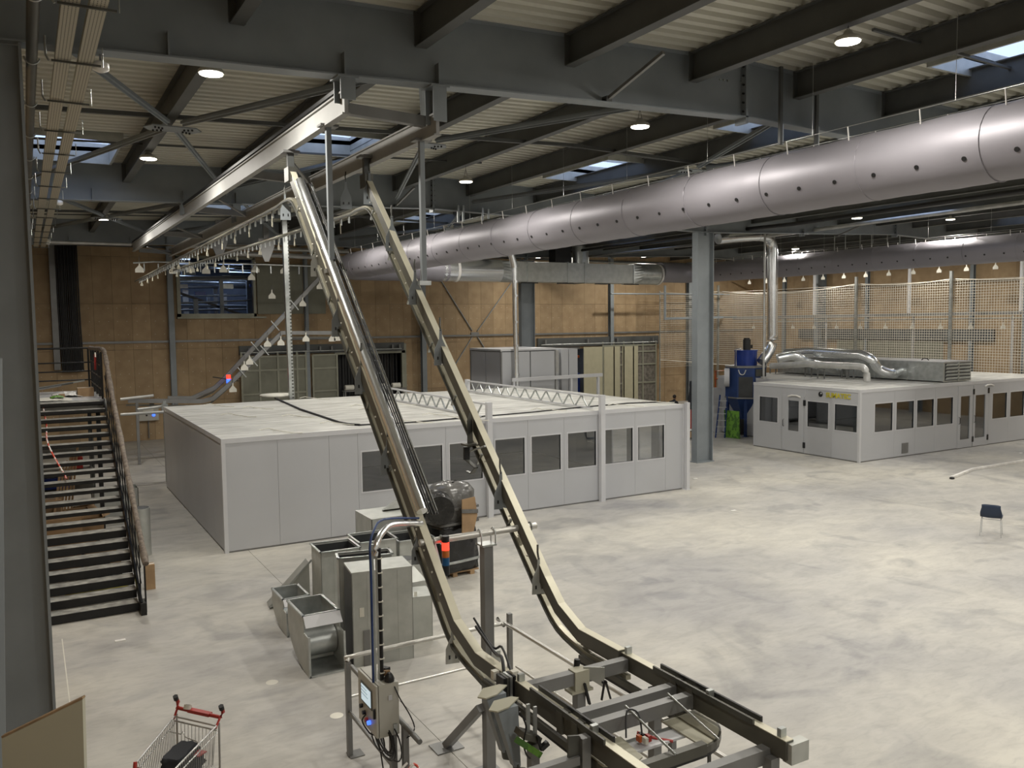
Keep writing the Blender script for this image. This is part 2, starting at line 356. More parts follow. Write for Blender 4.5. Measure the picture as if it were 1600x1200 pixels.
# purlins
k = 0
for i in range(19):
    x = 0.0 + 2.4*i + (-.02)
    if x < .5: continue
    o = MB()
    z1 = zt(x)-.0; p = thing('roof_purlin', 'dark steel roof purlin, %s from the left wall' % ORD[k], 'purlin', (x, 0, z1), 'purlins under the roof deck'); k += 1
    for y0, y1 in ((YF+.1, -2.03), (-1.77, 10.67), (10.93, 23.37), (23.63, 36.07), (36.33, YB-.05)):
        MB().ibar((x, y0, z1-.23), (x, y1, z1-.23), .46, .17, .016, .012).build('purlin_length', 'purlin', p)
    cl = MB()
    for Y in (10.8, 23.5, 36.2):
        for s in (-1, 1): B(x-.10, x+.10, Y+s*.15-.01, Y+s*.15+.01, z1-.45, z1).build('cleat', 'purlin', p)
for k, (Y, za, xa, xc) in enumerate(((13.2, .16, .2, 10.6), (15.95, .42, .2, 21.0), (19.9, .16, .2, 10.6), (26.5, .16, .2, 10.6), (29.85, .42, .2, 21.0), (33, .16, .2, 10.6), (8.3, .16, 10.9, 21), (5.2, .16, 10.9, 21), (17.1, .16, 10.9, 21))):
    t = thing('purlin_tie', 'thin dark tie tube crossing the purlins, %s from the viewer' % ORD[[3, 4, 6, 7, 8, 9, 2, 1, 5][k]], 'tie', (xa, Y, 9))
    for x0_, x1_ in ((xa, 10.8), (10.8, xc)) if xa < 10.8 < xc else ((xa, xc),):
        MB().bar((x0_, Y, zt(x0_)-za), (x1_-.01, Y, zt(x1_-.01)-za), .07 if za > .3 else .05, .07 if za > .3 else .04).build('tube', 'purlin', t)
# roof bracing with bolted gussets
def brace(label, node, ends, zc, wd=.10):
    r = thing('wind_brace', label, 'brace', (node[0], node[1], zc))
    n = V((node[0], node[1], zc))
    for e in ends:
        e = V((e[0], e[1], zc+.0)); d = (e-n).normalized()
        MB().bar(n+d*.3, e, wd, .05).bar(n+d*.3, e, .02, .12).build('diagonal', 'steel', r)
    MB().plate([(-.36,-.22),(.36,-.22),(.48,0),(.36,.22),(-.36,.22),(-.48,0)], n-V((0,0,.06)), (1,0,0), (0,1,0), .02).build('gusset', 'steel', r)
    bo = MB()
    for sx in (-1, 1):
        for sy in (-1, 1):
            for q in range(3): x, y = n.x+sx*(.18+.06*q), n.y+sy*(.08+.03*q); bo.cyl((x, y, zc-.10), (x, y, zc-.07), .018, 6)
    bo.build('bolt', 'black', r)
for (xn, lab) in ((2.4, 'left'), (7.2, 'middle'), (14.4, 'ridge'), (19.2, 'right')):
    for Y0, Y1, l2 in ((10.95, 23.35, 'nearer'), (23.65, 36.05, 'farther')):
        ym = (Y0+Y1)/2+ (0 if Y0 > 20 else -1.2)
        zz = zb(xn)+.33
        brace('crossed grey roof wind brace over the %s bay strip, %s pair' % (lab, l2), (xn, ym), [(xn-2.3, Y0), (xn+2.4, Y0), (xn-2.3, Y1), (xn+2.4, Y1)], zz)
# struts from beam foot up to purlins in front of the portals
for i, (x, Y) in enumerate([(7.9, 10.8), (17.2, 10.8), (9.6, 23.5), (17.0, 23.5), (28.8, 23.5)]):
    s = thing('knee_brace', ['slim slanting knee brace on the nearest beam left of its splice', 'slim slanting knee brace on the nearest beam above the big duct', 'knee brace at the ridge of the middle beam', 'knee brace on the middle beam half hidden by the duct', 'knee brace on the middle beam in the right bay'][i], 'brace', (x, Y, zb(x)))
    MB().bar((x, Y-.05, zb(x)+.03), (x+.05, Y-1.35, zt(x)-.5), .05, .05).build('strut', 'frame', s)
    B(x-.05, x+.05, Y-.14, Y-.02, zb(x), zb(x)+.08).build('foot_plate', 'purlin', s)
# ================================================================== LAMPS
lamp_mesh = {}
lamps = [(330,115,'high-bay lamp glowing below the nearest beam at upper left'), (232,248,'high-bay lamp glowing above the left end of the middle beam'), (161,343,'far-left high-bay lamp before the farthest beam'),
         (1325,65,'large high-bay lamp glowing at the upper right'), (1000,198,'high-bay lamp glowing under the nearest beam right of centre'), (728,284,'high-bay lamp glowing above the middle of the big fabric duct'),
         (1339,341,'left lamp of the pair between the two fabric ducts'), (1485,343,'right lamp of the pair between the two fabric ducts'), (1243,389,'small far lamp just above the right-hand fabric duct')]
def highbay(loc, label, group=None, power=LAMP_W):
    x, y, z = loc; r = thing('high_bay_lamp', label, 'lamp', loc, group)
    MB().lathe(loc, [(.17, 0), (.175, .03), (.15, .06), (.07, .09), (.05, .14)], 20).build('housing', 'cab', r)
    MB().lathe(loc, [(.155, -.012), (.155, -.002)], 20).build('diffuser', 'lampface', r)
    h = MB(); top = zt(x)-.458
    h.tube([(x-.05, y, z+.10), (x, y, min(z+.3, top-.02))], .005, 4).tube([(x+.05, y, z+.12), (x, y, min(z+.3, top-.02))], .005, 4).tube([(x, y, min(z+.3, top-.02)), (x, y, top)], .004, 4)
    h.build('hanger', 'black', r)
    ld = bpy.data.lights.new('high_bay_light', 'AREA'); ld.shape = 'DISK'; ld.size = .3; ld.energy = power; ld.color = LAMP_COL; ld.spread = PI
    lo = bpy.data.objects.new('high_bay_light', ld); sc.collection.objects.link(lo); lo.parent = r; lo.location = (0, 0, -.03)
    return r
LX = [2.38, 2.38, 2.38, 9.58, 9.58, 9.58, 24.2, 31.18, 31.18]
for (px_, py_, l), X in zip(lamps, LX): highbay(tuple(PX(px_, py_, X)), l)
highbay(tuple(PX(511, 349, 9.58)), 'tiny far lamp glimpsed between the two ascending tracks')
hid = [(9.58, 25.3), (16.78, 1.2), (16.78, 7.3), (16.78, 12.6), (16.78, 19), (16.78, 25.2), (16.78, 31), (9.58, 1.2), (9.58, -4.5), (2.38, 0.4), (16.78, -4.5), (24, 1.2), (24, 7.3), (24, 12.3), (31.18, 1.2), (31.18, 7.3), (31.18, 13.5),  # left-row lamp near the viewpoint is added to brighten the melamine board
       (38.4, 7.3), (38.4, 13.5), (38.4, 19.7), (38.4, 25.9), (38.4, 32), (38.4, 38.5), (24, 38.8), (31.18, 38.8)]
for X, Y in hid: highbay((X, Y, zt(X)-.62), 'high-bay lamp of the same grid, hidden by steel or outside the view', 'other lamps of the roof grid')
# ================================================================== FABRIC DUCTS
def circ_path_duct(name, label, X, z, R, Yelbow, Ynear, xjoin, yj, side):
    d = thing(name, label, 'duct', (X, Ynear, z))
    rb = 1.15; pts = []
    y = Ynear
    while y < Yelbow-.01: pts.append(V((X, y, z))); y += .22
    pts += arc((X+side*rb, Yelbow, z), rb, PI if side > 0 else 0, PI/2, 12, (1,0,0), (0,1,0))
    x = X+side*rb
    while (xjoin-x)*side > .25: x += side*.22; pts.append(V((x, Yelbow+rb, z)))
    pts.append(V((xjoin, Yelbow+rb, z)))
    n = 36; sca = []
    for i, p in enumerate(pts): sca.append(1 + .008*math.sin(i*.9) + .006*math.sin(i*2.3+1) + (-.012 if i % 9 == 0 else 0))
    MB().tube(pts, R, n, True, sca).build('fabric_tube', 'fabric', d)
    for i in range(0, len(pts), 9):
        if abs(pts[i].x-X) < .01: MB().tube([pts[i]+V((R*1.004*math.cos(a), 0, R*1.004*math.sin(a))) for a in [2*PI*k/28 for k in range(29)]], .006, 4).build('seam', 'fabric', d)
    holes = MB(); st = []
    y = Ynear+.4; k = 0
    while y < Yelbow:
        for a in (PI+.42, PI-1.15+.0):
            if a < PI: continue
            c = V((X+R*math.cos(a), y, z+R*math.sin(a))); nn = V((math.cos(a), 0, math.sin(a)))
            holes.cyl(c-nn*.004, c+nn*.010, .035, 10)
        y += .72
    holes.build('air_nozzle', 'black', d)
    y = Ynear+.7
    while y < Yelbow:
        for sx in (-1, 1):
            a = PI/2+.62 if sx < 0 else PI/2-.62
            c = V((X+R*math.cos(a), y, z+R*math.sin(a))); t = V((X+sx*.34*(R/.53), y, z+R*1.22))
            MB().bar(c, t, .022, .008, (0,1,0)).build('strap', 'strap', d)
        y += 1.25
    for sx in (-1, 1): MB().tube([(X+sx*.34*(R/.53), Ynear, z+R*1.22), (X+sx*.34*(R/.53), Yelbow, z+R*1.22)], .006, 4).build('support_cable', 'wire', d)
    w_ = MB(); y = Ynear+1.4
    while y < Yelbow: w_.tube([(X-.34*(R/.53), y, z+R*1.22), (X-.34*(R/.53), y, zt(X)-.05)], .004, 4); y += 2.5
    w_.build('drop_wire', 'wire', d)
    return d
circ_path_duct('fabric_duct', 'long violet-grey fabric air duct crossing the view in front, curling back at its left end', 11.85, 7.65, .53, 33.6, 1.0, 16.6, 0, 1)
circ_path_duct('fabric_duct', 'violet-grey fabric air duct along the netted right wall, behind the larger one', 31.3, 7.75, .51, 33.5, 9.5, 28.9, 0, -1)
# galvanised plenum joining both
pl = thing('galvanised_plenum', 'galvanised sheet-metal air plenum hanging between the two fabric ducts', 'duct', (22, 34.75, 7.6))
YP = 34.75
MB().tube([(16.3+.12*i, YP, 7.65) for i in range(26)], .53, 28, True, [1+.012*(i % 2) for i in range(26)]).build('flexible_sleeve', 'chrome', pl)
def trans(x0, x1):
    n = 24; vs = []
    for i in range(n): a = 2*PI*i/n; vs.append((x0, YP+.53*math.cos(a), 7.65+.53*math.sin(a)))
    for i in range(n):
        a = 2*PI*i/n; c, s = math.cos(a), math.sin(a); q = .47/max(abs(c), abs(s)); vs.append((x1, YP+q*c, 7.62+q*s))
    return MB().add(vs, [(i, (i+1) % n, n+(i+1) % n, n+i) for i in range(n)])
trans(19.3, 19.9).build('transition', 'galv', pl)
xq = [19.9, 20.6, 22.9, 23.9, 26.9]
for a, b in zip(xq, xq[1:]):
    MB().box(a+.01, b-.01, YP-.47, YP+.47, 7.15, 8.09).build('duct_section', 'galvdull', pl)
    MB().box(b-.03, b+.01, YP-.51, YP+.51, 7.11, 8.13).build('joint_flange', 'galv', pl)
trans(27.5, 26.9).build('transition', 'galv', pl)
MB().cyl((27.5, YP, 7.65), (28.7, YP, 7.65), .53, 28).build('round_sleeve', 'galv', pl)
for x in (17.0, 28.75):
    MB().cyl((x, YP, 7.65), (x+.12, YP, 7.65), .545, 28).build('white_collar', 'strap', pl)
MB().cyl((23.95, YP, 8.09), (23.95, YP, 8.95), .42, 20).build('riser', 'galv', pl); B(22.3, 23.2, YP-.3, YP+.3, 8.09, 8.95).build('black_riser', 'black', pl)
for a in (20.2, 22.2, 24.4, 26.2): MB().bar((a, YP-.6, 7.09), (a+.9, YP-.6, 7.09), .06, .05).build('support_rail', 'black', pl)
# ================================================================== BOOTHS
def cut(rects, holes):
    for (p, q, r, s) in holes:
        nr = []
        for (a, b, c_, d) in rects:
            if b <= p or a >= q or d <= r or c_ >= s: nr.append((a, b, c_, d)); continue
            if a < p: nr.append((a, p, c_, d))
            if b > q: nr.append((q, b, c_, d))
            if c_ < r: nr.append((max(a, p), min(b, q), c_, r))
            if d > s: nr.append((max(a, p), min(b, q), s, d))
        rects = nr
    return rects
def bx(mb, axis, a, b, c0, c1, z0, z1):
    return mb.box(a, b, c0, c1, z0, z1) if axis == 'x' else mb.box(c0, c1, a, b, z0, z1)
def wallrun(root, axis, c, inw, joints, wins, h, th=.06, doors=()):
    c0, c1 = (c, c+th) if inw > 0 else (c-th, c)
    for a, b in zip(joints, joints[1:]):
        g = .003; mb = MB()
        for (p, q, r, s) in cut([(a+g, b-g, .04, h)], list(wins)+list(doors)): bx(mb, axis, p, q, c0, c1, r, s)
        if mb.v: mb.build('wall_panel', 'white', root)
    bx(MB(), axis, joints[0], joints[-1], c0+.02, c1-.02, 0, .05).build('floor_channel', 'frame', root)
    o = c0 if inw > 0 else c1
    for (p, q, r, s) in wins:
        t = .035; mb = MB(); k0, k1 = (o-.008, o+.03) if inw > 0 else (o-.03, o+.008)
        for (A, B_, C_, D) in ((p-t, p, r-t, s+t), (q, q+t, r-t, s+t), (p, q, r-t, r), (p, q, s, s+t)): bx(mb, axis, A, B_, k0, k1, C_, D)
        f = mb.build('window_frame', 'whitetrim', root)
        bx(MB(), axis, p, q, (c0+c1)/2-.004, (c0+c1)/2+.004, r, s).build('glass', 'glass', f)
def door(root, axis, c, inw, p, q, z0, z1, win, hinge_hi):
    o0, o1 = (c-.012, c+.045) if inw > 0 else (c-.045, c+.012)
    mb = MB()
    for r in cut([(p+.012, q-.012, z0, z1)], [win]): bx(mb, axis, r[0], r[1], o0, o1, r[2], r[3])
    d = mb.build('door', 'white', root)
    bx(MB(), axis, win[0], win[1], (o0+o1)/2-.004, (o0+o1)/2+.004, win[2], win[3]).build('glass', 'glass', d)
    e = o0-.03 if inw > 0 else o1+.03
    u = (q-.08) if hinge_hi else (p+.08)
    pts = [(u, 1.0), (u, 1.28)]
    P3 = (lambda u, cc, z: (u, cc, z)) if axis == 'x' else (lambda u, cc, z: (cc, u, z))
    s = -1 if inw > 0 else 1; base = o0 if inw > 0 else o1
    MB().tube([P3(u, base, 1.0), P3(u, base+s*.05, 1.03), P3(u, base+s*.05, 1.25), P3(u, base, 1.28)], .014, 6).build('handle', 'black', d)
    hu = p-.02 if hinge_hi else q+.02
    for zz in (z0+.3, z1-.25): bx(MB(), axis, hu-.05, hu+.05, base-.02, base+.02, zz-.11, zz+.11).build('hinge', 'black', d)
def roof_sheets(root, x0, x1, y0, y1, h, wdt=1.18):
    n = round((y1-y0)/wdt)
    for i in range(n):
        a = y0+(y1-y0)*i/n; b = y0+(y1-y0)*(i+1)/n
        m_ = (x0+x1)/2
        dz = rnd(0, .006)
        B(x0, x1, a+.008, b-.008, h, h+.05+dz).build('roof_sheet', 'roofwhite', root)
    B(x0-.01, x1+.01, y0-.012, y0, h-.05, h+.065).build('roof_edge_trim', 'whitetrim', root)
    B(x0-.012, x0, y0, y1, h-.05, h+.065).build('roof_edge_trim', 'whitetrim', root)
# --- near booth
b1 = thing('white_booth', 'long low white panel booth with dark windows in the middle of the hall', 'booth', (3.79, 19.95, 0))
X0, X1, Y0, Y1, HB = 3.79, 17.6, 19.95, 29.3, 2.60
wz = (1.07, 2.07)
wins1 = [(a, b, *wz) for a, b in ((7.13,8.15),(8.34,9.33),(9.55,10.52),(10.92,11.84),(12.07,13.03),(13.28,14.26),(14.60,15.60),(15.80,16.81))]
wallrun(b1, 'x', Y0, 1, [X0, 5.05, 6.3, 7.03, 8.24, 9.44, 10.69, 11.95, 13.15, 14.42, 15.69, 16.87, X1], wins1, HB)
wallrun(b1, 'x', Y1, -1, [X0, 5.5, 7.2, 8.9, 10.6, 12.3, 14, 15.8, X1], [(14.3, 15.5, .9, 2.05), (11, 12, .9, 2.05)], HB)
wallrun(b1, 'y', X0, 1, [Y0+.07+i*(Y1-Y0-.14)/8 for i in range(9)], [], HB)
wallrun(b1, 'y', X1, -1, [Y0+.07+i*(Y1-Y0-.14)/8 for i in range(9)], [(24.1, 25.1, .9, 2.07)], HB, doors=[(20.25, 21.05, .04, 2.2), (21.45, 22.1, .04, 2.2), (22.75, 23.6, .04, 2.2)])
roof_sheets(b1, X0, X1, Y0, Y1, HB)
B(X0-.02, X0+.07, Y0-.02, Y0+.07, 0, HB+.06).build('corner_trim', 'whitetrim', b1)
B(X1-.06, X1+.03, Y0-.03, Y0+.06, 0, HB+.06).build('corner_trim', 'whitetrim', b1)
B(X0+.1, X1-.1, Y0+.1, Y1-.1, HB-.12, HB-.08).build('inner_ceiling', 'white', b1)
for i, (x, yb_) in enumerate(((10.69, 28.4), (14.42, 28.4))):
    lab = ['left', 'right'][i]
    t = thing('lattice_girder', 'pale steel lattice girder on the near booth roof, %s of two, with its front post' % lab, 'girder', (x, Y0, 0))
    B(x-.075, x+.075, Y0-.15, Y0-.02, 0, 3.12).build('post', 'whitetrim', t)
    B(x-.075, x+.075, yb_, yb_+.15, 2.67, 3.12).build('rear_post', 'whitetrim', t)
    MB().bar((x, Y0-.05, 3.06), (x, yb_, 3.06), .06, .05).build('top_chord', 'whitetrim', t)
    MB().bar((x, Y0+.4, 2.70), (x, yb_, 2.70), .06, .04).build('bottom_chord', 'whitetrim', t)
    n = 12; L_ = (yb_-Y0-.5)/n
    for k in range(n):
        a = Y0+.3+k*L_
        MB().bar((x, a, 3.05), (x, a+L_/2, 2.70), .035, .035).build('web_bar', 'galv', t)
        MB().bar((x, a+L_/2, 2.70), (x, a+L_, 3.05), .035, .035).build('web_bar', 'galv', t)
p = thing('edge_post', 'slim white post at the right front corner of the near booth', 'post', (X1, Y0-.1, 0))
B(X1-.02, X1+.1, Y0-.17, Y0-.05, 0, 2.72).build('upright', 'whitetrim', p); B(X1-.05, X1+.13, Y0-.2, Y0-.02, 0, .012).build('foot_plate', 'whitetrim', p)
# cords and cable runs on the roof
zc = HB+.075
def cable(name, label, pts, r, m, cat='cable', grp=None):
    o = MB().tube(pts, r, 6).build(name, m); return tag(o, label, cat, grp)
cable('black_cable', 'thick black cable crossing the near booth roof from back to front', [tuple(PZ(x, y, zc)) for x, y in ((430,622),(445,629),(470,640),(500,650),(530,660),(545,663),(562,664))], .035, 'black')
cable('black_cable', 'dark cable lying along the front edge of the near booth roof', [tuple(PZ(x, y, zc)) for x, y in ((562,664),(640,660),(700,655),(760,650),(830,644),(900,637),(980,630),(1040,628))], .02, 'black')
for k, (x, y) in enumerate([(345,648),(378,637),(440,650),(405,672),(548,634),(500,661),(610,657),(560,640),(600,631),(660,648),(318,633),(468,622),(560,622),(700,655),(830,640),(950,633),(1000,628)]):
    q = PZ(x, y, zc); a = rnd(0, .5)
    pts = [q, q+V((.22, .05, .03)), q+V((.35, -.1, .0)), q+V((.3, -.35, .02)), q+V((.55, -.6-a, 0)), q+V((.75, -.75-a, 0))]
    cable('ceiling_string', 'loose white string on the booth roof, %s' % ['nearest its left edge', 'by the left rear edge', 'left of the black cable', 'nearest the front left corner', 'just behind the left incline', 'at the bend of the black cable', 'at the front edge under the left incline', 'between incline and black cable', 'beside the left girder rear', 'beside the left girder front', 'at the far left rear corner', 'behind the folded film', 'at the rear middle', 'by the front edge right of the left girder', 'between the two girders', 'right of the right girder', 'nearest the right end'][k], pts, .012, 'paper', 'string', 'loose strings on the booth roof')
fr = thing('folded_film', 'flat bundle of pale film lying on the rear left of the near booth roof', 'film', tuple(PZ(432, 620, zc)))
MB().lathe(tuple(PZ(432, 620, zc)), [(.45, 0), (.62, .04), (.55, .1), (.2, .12)], 16).build('bundle', 'paper', fr)
# --- far booth
b2 = thing('white_booth', 'white panel booth with yellow lettering near its corner, at the right by the netted wall', 'booth', (26.1, 20.13, 0))
x0, y0, x1, y1 = 26.1, 20.13, 39.15, 25.3
y1b = 29.5
wins = [(24.0, 24.95, 1.1, 2.1), (21.52, 22.49, 1.1, 2.08), (20.25, 21.22, 1.1, 2.07)]
dl = (22.66, 23.75, .05, 2.25)
wallrun(b2, 'y', x0, 1, [y0+.07, 21.36, 22.62, 23.78, y1], wins, HB, doors=[dl])
door(b2, 'y', x0, 1, dl[0], dl[1], dl[2], dl[3], (22.92, 23.45, .85, 2.05), True)
wf2 = [(a, b, 1.06, 2.1) for a, b in ((26.93,27.94),(28.17,29.2),(29.4,30.42),(30.63,31.65),(34.34,35.35),(35.62,36.62),(36.9,37.9))]
dd = (31.98, 34.0, .03, 2.5)
wallrun(b2, 'x', y0, 1, [x0, 28.06, 29.3, 30.52, 31.94, 34.08, 35.48, 36.76, 38.1, x1], wf2, HB, doors=[dd])
door(b2, 'x', y0, 1, 31.98, 32.98, .03, 2.5, (32.16, 32.78, .36, 2.1), False)
door(b2, 'x', y0, 1, 33.0, 34.0, .03, 2.5, (33.15, 33.83, .36, 2.1), False)
wallrun(b2, 'x', y1b, -1, [x0+2, 30, 32, 34, 36, 38, x1], [(32.2, 33.8, .9, 2)], HB)
wallrun(b2, 'y', x1, -1, [y0+.07, 22, 24, 26, 28, y1b], [], HB)
wallrun(b2, 'x', y1, -1, [x0+.07, x0+2], [], HB); wallrun(b2, 'y', x0+2, 1, [y1, 27, y1b], [], HB)
roof_sheets(b2, x0, x1, y0, y1, HB); roof_sheets(b2, x0+2.01, x1, y1+.02, y1b, HB)
B(x0-.02, x0+.07, y0-.02, y0+.07, 0, HB+.06).build('corner_trim', 'whitetrim', b2)
B(28.52, 28.9, y0-.02, y0+.0, .13, .52).build('floor_vent', 'frame', b2)
cu_ = bpy.data.curves.new('lettering', 'FONT'); cu_.body = 'SUMATEC'; cu_.size = .25; cu_.extrude = .006; cu_.offset = .009; cu_.materials.append(M['yellow'])
so0 = bpy.data.objects.new('lettering', cu_); so = bpy.data.objects.new('lettering', bpy.data.meshes.new_from_object(so0)); bpy.data.objects.remove(so0); sc.collection.objects.link(so); so.parent = b2
so.rotation_euler = (PI/2, 0, -PI/2); so.location = (x0-.012-26.1, 21.63-20.13, 2.30)
lg = MB(); c0 = V((x0-.012, 21.88, 2.39))
lg.plate([(.10*math.cos(a), .10*math.sin(a)) for a in [2*PI*i/20 for i in range(20)]], c0, (0,-1,0), (0,0,1), .01).build('round_emblem', 'black', b2)
MB().plate([(.0,.0),(.075,.02),(.05,.07),(.0,.06)], c0-V((.008, 0, 0)), (0,-1,0), (0,0,1), .01).build('emblem_wedge', 'white', b2)
for pxy in ((1241, 620), (1546, 603)):
    q = PX(pxy[0], pxy[1], x0-.06) if pxy[0] < 1300 else PY(pxy[0], pxy[1], y0-.06)
    d_ = V((0, -1, 0)) if pxy[0] < 1300 else V((1, 0, 0))
    t = MB().tube([q-d_*.3, q-d_*.12+V((0,0,.05)), q+d_*.12+V((0,0,.05)), q+d_*.3], .035, 8).build('door_lamp', 'strap'); tag(t, 'white bulkhead fitting over the %s door of the far booth' % ('single' if pxy[0] < 1300 else 'double'), 'lamp')
# --- roof plant of the far booth
rd = thing('roof_duct_box', 'long galvanised duct box with louvred end on the far booth roof', 'duct', (30.9, 20.6, 2.67))
ax, ay = 31.55, 20.5
for a, b in ((20.5, 22.1), (22.1, 23.6), (23.6, 25.4), (25.4, 27.2), (27.2, 29.0)):
    B(ax, ax+1.75, a+.01, b-.01, 2.70, 3.46).build('duct_section', 'galv', rd)
    B(ax-.03, ax+1.78, b-.03, b+.01, 2.68, 3.49).build('joint_flange', 'galv', rd)
B(ax-.04, ax+1.8, 20.44, 29.0, 3.46, 3.49).build('cover_sheet', 'whitetrim', rd)
B(ax-.03, ax+1.78, 20.46, 20.5, 2.68, 3.49).build('end_frame', 'galvdull', rd)
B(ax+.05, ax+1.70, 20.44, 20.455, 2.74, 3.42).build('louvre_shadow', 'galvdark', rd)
for k in range(5):
    z = 2.78+k*.135
    for u in (0, 1): MB().bar((ax+.06+u*.85, 20.42, z+.03), (ax+.83+u*.85, 20.42, z+.03), .012, .10, (0, -.6, 1)).build('louvre_blade', 'galvdull', rd)
B(ax+.85, ax+.90, 20.40, 20.46, 2.70, 3.46).build('mullion', 'galvdull', rd)
for yy in (24.5, 21.6): MB().tube([(ax+.7, yy, 3.49), (ax+.7, yy+.08, 3.56), (ax+.7, yy+.25, 3.56), (ax+.7, yy+.33, 3.49)], .02, 6).build('lifting_handle', 'black', rd)
def ductpipe(name, label, pts, r, m='chrome', n=20, ring=None):
    t = thing(name, label, 'duct', tuple(pts[0])); MB().tube(pts, r, n).build('pipe', m, t)
    if ring:
        for i in range(ring, len(pts)-1, ring):
            d = (V(pts[i+1])-V(pts[i])).normalized(); p_ = V(pts[i])
            MB().cyl(p_-d*.03, p_+d*.03, r*1.07, n).build('clamp_ring', 'chrome', t)
    return t
def smooth(pts, n=5):   # Catmull-Rom
    pts = [V(p) for p in pts]; out = []
    for i in range(len(pts)-1):
        p0 = pts[max(i-1, 0)]; p1 = pts[i]; p2 = pts[i+1]; p3 = pts[min(i+2, len(pts)-1)]
        for k in range(n):
            t = k/n; out.append(.5*((2*p1)+(p2-p0)*t+(2*p0-5*p1+4*p2-p3)*t*t+(3*p1-p0-3*p2+p3)*t**3))
    return out+[pts[-1]]
ductpipe('foil_duct', 'shiny round duct stepping down into the side of the louvred duct box', [PX(x, y, 30.2) for x, y in ((1228,552),(1262,550),(1300,552),(1345,554))]+smooth([PX(1345,554,30.2), PX(1362,562,30.3), PX(1372,576,30.6), PX(1392,584,31.0), PX(1406,580,31.6)], 4)[1:], .20, ring=4)
ductpipe('foil_duct', 'lower foil duct branch beside the blue machine', smooth([PX(1215,560,28.6), PX(1240,556,29.2), PX(1262,566,29.8), PX(1285,572,30.6), PX(1310,578,31.4)], 4), .2, ring=5)
ductpipe('roof_pipe', 'smooth white-grey pipe bending down into the far booth roof', [PX(x, y, 28.2) for x, y in ((1205,572),(1260,569),(1330,572))]+smooth([PX(1330,572,28.2), PX(1346,573,28.2), PX(1353,580,28.2), PX(1355,596,28.2)], 4)[1:], .13, 'pipe')
for i, (x, y) in enumerate(((1268,575),(1288,578),(1326,577),(1334,579),(1212,570))):
    a = PZ(x, y+14, 2.66); 
    t = thing('pipe_trestle', '%s stand under the pipe run on the far booth roof, counted from the blue machine' % ORD[[2,3,4,5,0][i] if i else 1], 'stand', tuple(a))
    MB().bar(a, a+V((0,0,.42)), .04).bar(a+V((0,.35,0)), a+V((0,.35,.42)), .04).bar(a+V((0,-.02,.42)), a+V((0,.37,.42)), .04).build('frame', 'frame', t)
# tall pipe and its elbow
vp = [PY(1190, 566, 27.3)] + smooth([PY(1190,566,27.3), PY(1202,548,27.3), PY(1207,530,27.3), PY(1207,512,27.3)], 3)[1:] + [PY(1207, y, 27.3) for y in (470, 430, 395)] + smooth([PY(1207,395,27.3), PY(1206,381,27.3), PY(1199,371,27.3), PY(1184,368,27.3)], 4)[1:] + [PY(1150,370,27.3), PY(1122,373,27.3)]
ductpipe('exhaust_duct', 'tall shiny exhaust pipe rising behind the blue machine and bending left under the roof', vp, .235, 'chrome', 22, ring=6)
# stub pole
sp = thing('steam_pole', 'shiny slim pole rising from the near booth roof to the big fabric duct', 'pipe', tuple(PY(808, 600, 29.7)))
MB().tube([PY(808,606,29.7), PY(805,500,29.7), PY(804,418,29.7)], .10, 12).build('pipe', 'chrome', sp)
MB().tube([PY(804,418,29.7), PY(803,412,29.7), PY(799,396,29.7)], .14, 12).build('elbow', 'chrome', sp)
for y in (440, 462, 503, 540, 585): q = PY(804.5+(y-418)*.018, y, 29.7); MB().cyl(q-V((0,0,.04)), q+V((0,0,.04)), .125, 12).build('coupling', 'chrome', sp)
# ================================================================== WHITE UNIT BEHIND BOOTH
un = thing('air_unit', 'white panelled air-handling unit with grey edges behind the near booth', 'unit', (16.7, 30.0, 0))
ux0, ux1, uy0, uy1 = 16.75, 19.35, 30.0, 32.7
B(ux0+.02, ux1-.02, uy0+.02, uy1-.02, .1, 4.08).build('core', 'purlin', un)
for a, b in ((ux0+.03, 17.45), (17.5, 18.1), (18.15, ux1-.03)): B(a, b, uy0-.01, uy0+.03, .2, 4.04).build('panel', 'white', un)
for a, b in ((uy0+.03, 31.3), (31.35, uy1-.03)): B(ux0-.01, ux0+.03, a, b, .2, 4.04).build('panel', 'white', un)
for (x, y) in ((ux0, uy0), (ux1, uy0), (ux0, uy1), (ux1, uy1)): B(x-.03, x+.03, y-.03, y+.03, 0, 4.1).build('corner_profile', 'frame', un)
MB().box(ux0-.04, ux1+.04, uy0-.04, uy1+.04, 4.08, 4.16).build('lid', 'whitetrim', un)
B(19.42, 19.62, 30.1, 30.5, 0, 4.05).build('gap_profile', 'chrome', un)
for a, b in ((19.68, 20.02), (20.06, 20.5)): B(a, b, 30.0, 32.2, .1, 4.1).build('side_module', 'white', un)
fb = thing('white_beam_frame', 'low white beam on legs in front of the white air unit', 'frame', (17.3, 29.6, 0))
MB().bar((17.0, 29.62, 2.92), (21.5, 29.62, 2.95), .12, .14).build('beam', 'whitetrim', fb)
for x in (17.1, 19.9, 21.3): B(x-.05, x+.05, 29.57, 29.67, 0, 2.86).build('leg', 'whitetrim', fb)
